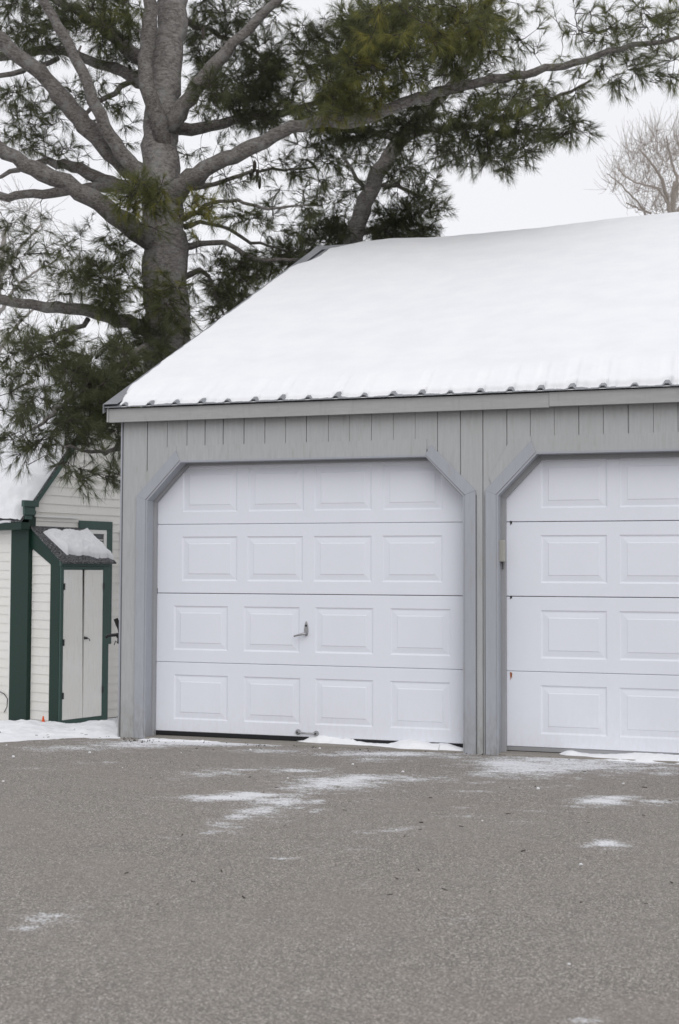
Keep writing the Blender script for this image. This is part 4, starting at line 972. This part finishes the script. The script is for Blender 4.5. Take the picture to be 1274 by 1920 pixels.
# foliage masses: px, py, rx, ry, count, depth offset, depth spread, tone (own green plus painted-in sunlight and shade)
ells = [
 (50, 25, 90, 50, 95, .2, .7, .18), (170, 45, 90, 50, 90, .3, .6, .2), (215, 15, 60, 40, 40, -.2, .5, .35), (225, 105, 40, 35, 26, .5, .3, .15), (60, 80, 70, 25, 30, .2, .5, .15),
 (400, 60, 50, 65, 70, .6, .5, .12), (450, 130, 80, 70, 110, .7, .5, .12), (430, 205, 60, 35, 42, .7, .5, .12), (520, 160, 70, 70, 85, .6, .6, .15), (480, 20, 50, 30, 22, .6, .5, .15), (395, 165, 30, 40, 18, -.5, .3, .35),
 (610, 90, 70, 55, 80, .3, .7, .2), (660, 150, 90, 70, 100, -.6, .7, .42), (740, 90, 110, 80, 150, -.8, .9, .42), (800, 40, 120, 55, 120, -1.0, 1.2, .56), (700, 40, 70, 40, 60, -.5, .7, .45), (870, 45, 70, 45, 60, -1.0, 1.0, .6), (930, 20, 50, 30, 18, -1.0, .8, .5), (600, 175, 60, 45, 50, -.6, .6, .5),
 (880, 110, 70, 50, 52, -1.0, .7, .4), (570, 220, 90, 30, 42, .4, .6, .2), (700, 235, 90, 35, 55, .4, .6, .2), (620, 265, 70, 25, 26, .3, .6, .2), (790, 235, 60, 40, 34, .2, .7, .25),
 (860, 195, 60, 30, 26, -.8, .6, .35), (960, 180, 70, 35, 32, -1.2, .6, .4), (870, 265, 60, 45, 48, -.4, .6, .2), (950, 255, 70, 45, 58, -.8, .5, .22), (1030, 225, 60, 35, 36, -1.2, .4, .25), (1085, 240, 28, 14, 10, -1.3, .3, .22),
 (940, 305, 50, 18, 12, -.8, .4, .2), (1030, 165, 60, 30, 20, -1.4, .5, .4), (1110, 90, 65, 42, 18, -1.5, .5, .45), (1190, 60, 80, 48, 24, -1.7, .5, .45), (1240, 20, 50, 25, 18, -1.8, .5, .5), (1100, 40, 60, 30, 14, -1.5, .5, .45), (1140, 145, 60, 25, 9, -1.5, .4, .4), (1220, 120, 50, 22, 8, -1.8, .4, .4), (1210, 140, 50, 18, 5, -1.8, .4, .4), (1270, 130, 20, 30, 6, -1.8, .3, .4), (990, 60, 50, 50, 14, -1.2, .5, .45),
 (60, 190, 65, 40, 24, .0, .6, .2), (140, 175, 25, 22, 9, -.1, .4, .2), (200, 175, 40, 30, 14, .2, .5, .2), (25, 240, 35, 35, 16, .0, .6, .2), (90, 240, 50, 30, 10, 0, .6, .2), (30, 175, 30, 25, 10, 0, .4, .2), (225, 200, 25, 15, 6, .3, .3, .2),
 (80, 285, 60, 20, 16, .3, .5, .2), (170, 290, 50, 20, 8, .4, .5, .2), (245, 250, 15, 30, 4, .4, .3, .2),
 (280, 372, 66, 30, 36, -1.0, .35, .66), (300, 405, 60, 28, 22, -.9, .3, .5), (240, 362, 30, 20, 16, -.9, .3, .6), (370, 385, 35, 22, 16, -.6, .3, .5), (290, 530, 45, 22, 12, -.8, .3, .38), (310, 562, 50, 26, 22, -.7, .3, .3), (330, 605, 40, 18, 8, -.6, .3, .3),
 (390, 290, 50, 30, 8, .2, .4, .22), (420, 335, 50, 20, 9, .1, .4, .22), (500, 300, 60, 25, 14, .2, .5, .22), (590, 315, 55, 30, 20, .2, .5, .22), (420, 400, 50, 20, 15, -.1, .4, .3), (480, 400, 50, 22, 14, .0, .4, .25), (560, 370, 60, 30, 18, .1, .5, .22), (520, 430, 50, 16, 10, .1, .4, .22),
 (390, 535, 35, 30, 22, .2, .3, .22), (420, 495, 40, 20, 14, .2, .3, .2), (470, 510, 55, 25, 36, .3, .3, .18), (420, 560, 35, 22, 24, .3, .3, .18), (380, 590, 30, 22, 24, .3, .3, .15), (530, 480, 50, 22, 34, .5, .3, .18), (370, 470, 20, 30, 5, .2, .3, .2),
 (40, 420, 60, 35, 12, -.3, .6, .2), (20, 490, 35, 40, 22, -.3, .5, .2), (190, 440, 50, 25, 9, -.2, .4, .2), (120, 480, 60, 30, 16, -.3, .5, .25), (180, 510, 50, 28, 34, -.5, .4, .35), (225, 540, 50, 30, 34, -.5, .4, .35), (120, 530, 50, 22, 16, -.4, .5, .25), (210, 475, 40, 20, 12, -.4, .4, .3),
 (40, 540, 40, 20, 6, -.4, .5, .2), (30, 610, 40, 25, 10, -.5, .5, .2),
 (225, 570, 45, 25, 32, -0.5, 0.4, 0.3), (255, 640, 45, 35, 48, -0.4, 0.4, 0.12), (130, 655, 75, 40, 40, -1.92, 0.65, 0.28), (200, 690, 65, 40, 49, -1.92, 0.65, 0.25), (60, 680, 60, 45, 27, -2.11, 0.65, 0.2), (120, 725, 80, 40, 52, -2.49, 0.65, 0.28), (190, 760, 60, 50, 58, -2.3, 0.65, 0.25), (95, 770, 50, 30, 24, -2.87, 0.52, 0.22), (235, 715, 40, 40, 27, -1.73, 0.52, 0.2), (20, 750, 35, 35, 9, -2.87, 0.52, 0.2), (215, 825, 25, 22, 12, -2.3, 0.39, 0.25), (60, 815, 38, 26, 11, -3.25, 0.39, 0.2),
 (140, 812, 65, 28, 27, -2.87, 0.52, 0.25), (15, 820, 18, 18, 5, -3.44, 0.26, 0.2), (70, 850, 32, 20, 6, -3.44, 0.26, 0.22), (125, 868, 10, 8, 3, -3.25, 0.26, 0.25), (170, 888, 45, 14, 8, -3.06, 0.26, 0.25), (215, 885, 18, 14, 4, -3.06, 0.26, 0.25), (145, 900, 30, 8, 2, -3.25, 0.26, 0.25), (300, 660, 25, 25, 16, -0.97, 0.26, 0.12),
]
pine('large old white pine with thick spreading limbs behind the left end of the garage', DP, trunk, limbs, ells, dict(k=(3, 7), ln=.115, size=.17, nn=26), [(478, 300, .2), (483, 318, .2), (488, 330, .2), (472, 316, .25), (382, 50, -.4)])
DP2 = 17.0
trunk2 = [(560, 1320, 0, 60), (590, 900, 0, 46), (640, 560, 0, 38), (662, 450, 0, 34), (680, 395, 0, 32), (700, 345, 0, 31), (728, 295, 0, 28), (752, 262, 0, 26), (785, 222, 0, 23), (830, 180, 0, 20), (868, 130, 0, 18), (895, 70, 0, 16), (915, 0, 0, 13), (925, -120, 0, 8)]
limbs2 = [[(752, 262, 0, 20), (800, 245, -.3, 15), (850, 238, -.6, 13), (900, 233, -.8, 12), (960, 218, -1, 11), (1020, 198, -1.2, 9), (1070, 172, -1.4, 6), (1110, 150, -1.5, 4)],
          [(880, 236, -.6, 8), (930, 248, -.8, 8), (990, 245, -1, 6), (1050, 240, -1.1, 4)],
          [(742, 258, 0, 18), (690, 245, .1, 14), (630, 240, .2, 12), (560, 232, .3, 8)],
          [(690, 360, 0, 9), (665, 320, .1, 7), (640, 290, .2, 5)], [(705, 345, 0, 10), (745, 350, 0, 8), (790, 370, 0, 6), (820, 385, 0, 4)],
          [(640, 480, 0, 12), (580, 470, .2, 8), (530, 480, .3, 6)], [(668, 440, 0, 12), (720, 425, 0, 8), (780, 420, 0, 6), (810, 425, 0, 3)]]
ells2 = [(770, 340, 50, 28, 38, 0, .5, .2), (790, 390, 45, 28, 48, 0, .5, .2), (740, 420, 60, 20, 60, .0, .4, .15), (700, 440, 60, 14, 44, .1, .4, .12), (790, 430, 28, 15, 20, 0, .4, .15), (600, 430, 60, 28, 62, .3, .5, .15), (555, 465, 50, 20, 44, .4, .4, .15), (640, 445, 30, 18, 26, .3, .3, .15),
         (740, 300, 60, 25, 24, .2, .5, .2), (850, 300, 50, 16, 12, 0, .4, .2), (660, 300, 50, 25, 16, .2, .5, .2), (640, 360, 60, 30, 22, .3, .5, .2), (700, 395, 60, 18, 14, .3, .4, .2), (490, 500, 50, 22, 26, .4, .4, .15), (440, 550, 40, 22, 22, .4, .3, .15), (640, 225, 80, 30, 40, .3, .5, .15), (760, 210, 70, 30, 34, .2, .5, .2)]
pine('slender leaning pine rising behind the snowy garage ridge', DP2, trunk2, limbs2, ells2, dict(k=(3, 7), ln=.115, size=.17, nn=26))

# ------------------------------------------------------------------ bare trees
def bare_tree(name, label, cat, base_p, h, r0, mat_, levels, lean=(0, 0), spread=.55, seed=1, droop=0.0, nb=(3, 5), up=.25, first=.3):
    rg = np.random.default_rng(seed)
    root = thing(name, label, cat, base_p); mbt = MB(); mbb = MB()
    def rec(p, d, L_, r, lev):
        k = 5; P = [p]; dd = d.copy()
        for i in range(k):
            dd = dd + rg.normal(size=3) * .10 + np.array([0, 0, (up if lev < 3 else -droop) * .25]); dd /= np.linalg.norm(dd); P.append(P[-1] + dd * L_ / k)
        P = np.array(P); rr = np.linspace(r, r * .55, k + 1)
        (mbt if lev == 0 else mbb).tube(P, rr, 10 if lev == 0 else (6 if lev < 3 else 3))
        if lev >= levels: return
        n = rg.integers(*nb) + (1 if lev < 2 else 0)
        for j in range(n):
            i = rg.integers(2, k + 1) if j else k
            e = dd * .9 + rg.normal(size=3) * spread * (1.0 if lev else .9); e[2] += .12 * up; e /= np.linalg.norm(e)
            rec(P[i], e, L_ * rg.uniform(.55, .82), rr[i] * rg.uniform(.5, .78), lev + 1)
    rec(np.array(base_p, float), np.array([lean[0], lean[1], 1.0]), h * first, r0, 0)
    mbt.build('trunk', mat_, root, smooth=True); mbb.build('branches', mat_, root)
    return root
def fine_tree(name, label, cat, dep, trunk, limbs, ells, mat_, seed, twl, tw_up, r_tw, ntw=(3, 6), rad=.006):
    tp = limb(trunk, dep); root = thing(name, label, cat, tp[0][:3]); mb = MB(); mb.tube(tp[:, :3], tp[:, 3], 12, .02); mb.build('trunk', mat_, root, smooth=True)
    net = Net(); net.add(tp[len(tp) // 2:, :3]); tw = []
    for l_ in limbs:
        q = limb(l_, dep); mb = MB(); mb.tube(q[:, :3], q[:, 3], 8, .03); mb.build('limb', mat_, root, smooth=True); net.add(q[2:, :3])
    T, _ = targets_from(ells, dep); tips = grow(net, T, tw, rad=rad, sag=.03)
    for b, d in tips:
        for _ in range(rng.integers(*ntw)):
            e = d * .6 + rng.normal(size=3) * .45 + np.array([0, 0, tw_up]); e /= np.linalg.norm(e); l_ = twl * rng.uniform(.4, 1.2)
            e2 = e + rng.normal(size=3) * .25 + np.array([0, 0, tw_up * .4]); e2 /= np.linalg.norm(e2)
            tw.append((np.array([b, b + e * l_ * .5, b + (e + e2) * l_ * .5]), np.array([r_tw, r_tw * .8, r_tw * .5])))
    mb = MB()
    for P, r in tw: mb.tube(P, r, 3)
    mb.build('branches', mat_, root); return root
fine_tree('willow_tree', 'bare tan willow with fine upward twigs rising beyond the garage roof at right', 'willow tree', 38.0,
 [(1275, 1130, 0, 24.8), (1272, 700, 0, 19.8), (1266, 500, 0, 16.1), (1264, 420, 0, 13.6), (1262, 385, 0, 11.2), (1266, 340, 0, 7.4)],
 [[(1264, 430, 0, 9.9), (1255, 385, -.2, 8.1), (1244, 345, -.4, 6.8), (1236, 325, -.6, 5.6), (1218, 300, -.8, 4.3), (1200, 280, -1, 3.1)], [(1262, 385, 0, 7.4), (1271, 345, .3, 6.2), (1262, 310, .5, 5), (1255, 280, .6, 3.7), (1250, 255, .7, 2.5)],
  [(1255, 385, -.2, 5.6), (1232, 352, -.6, 4.3), (1205, 345, -.9, 3.7), (1180, 335, -1.2, 3.1), (1160, 318, -1.5, 2.5)], [(1240, 440, .4, 5.6), (1212, 402, .3, 4.3), (1196, 378, .2, 3.7), (1175, 358, 0, 3.1), (1160, 340, -.1, 2.5), (1138, 325, -.2, 1.9)],
  [(1222, 400, .3, 3.7), (1200, 392, .2, 3.1), (1175, 380, 0, 2.5)], [(1270, 400, 0, 7.4), (1300, 350, .5, 6.2), (1320, 300, .8, 4.3), (1330, 260, 1, 3.1)], [(1266, 360, 0, 5), (1285, 320, -.5, 3.7), (1290, 270, -.7, 2.5)]],
 [(1250, 330, 48, 58, 64, 0, 1.5, 0), (1210, 330, 52, 48, 42, 0, 1.5, 0), (1170, 335, 30, 25, 26, 0, 1, 0), (1240, 270, 38, 28, 44, 0, 1.3, 0), (1190, 290, 28, 20, 16, 0, 1, 0), (1250, 390, 35, 20, 24, 0, 1.2, 0), (1310, 320, 50, 70, 60, 0, 1.5, 0), (1210, 392, 35, 14, 24, 0, 1, 0), (1144, 352, 8, 30, 3, 0, .5, 0)],
 M['willow'], 5, .85, .85, .0055, (3, 6), .0095)
fine_tree('bare_tree', 'pale leafless tree with fine twigs far behind the pine at left', 'bare tree', 28.0,
 [(-30, 1300, 0, 26), (-20, 800, 0, 20), (-10, 620, 0, 15), (0, 520, 0, 12), (10, 430, 0, 8)],
 [[(-10, 600, 0, 9), (30, 540, -.3, 6), (80, 500, -.6, 4), (130, 480, -.8, 3)], [(0, 520, 0, 8), (40, 460, .3, 5), (80, 420, .5, 4)], [(-15, 680, 0, 8), (40, 600, .4, 5), (100, 560, .6, 3)]],
 [(60, 470, 90, 70, 60, 0, 1.2, 0), (20, 400, 50, 40, 24, 0, 1, 0), (90, 560, 60, 40, 24, 0, 1, 0), (20, 640, 50, 70, 26, 0, 1, 0)],
 M['barebark'], 6, .9, .0, .005, (3, 6), .006)
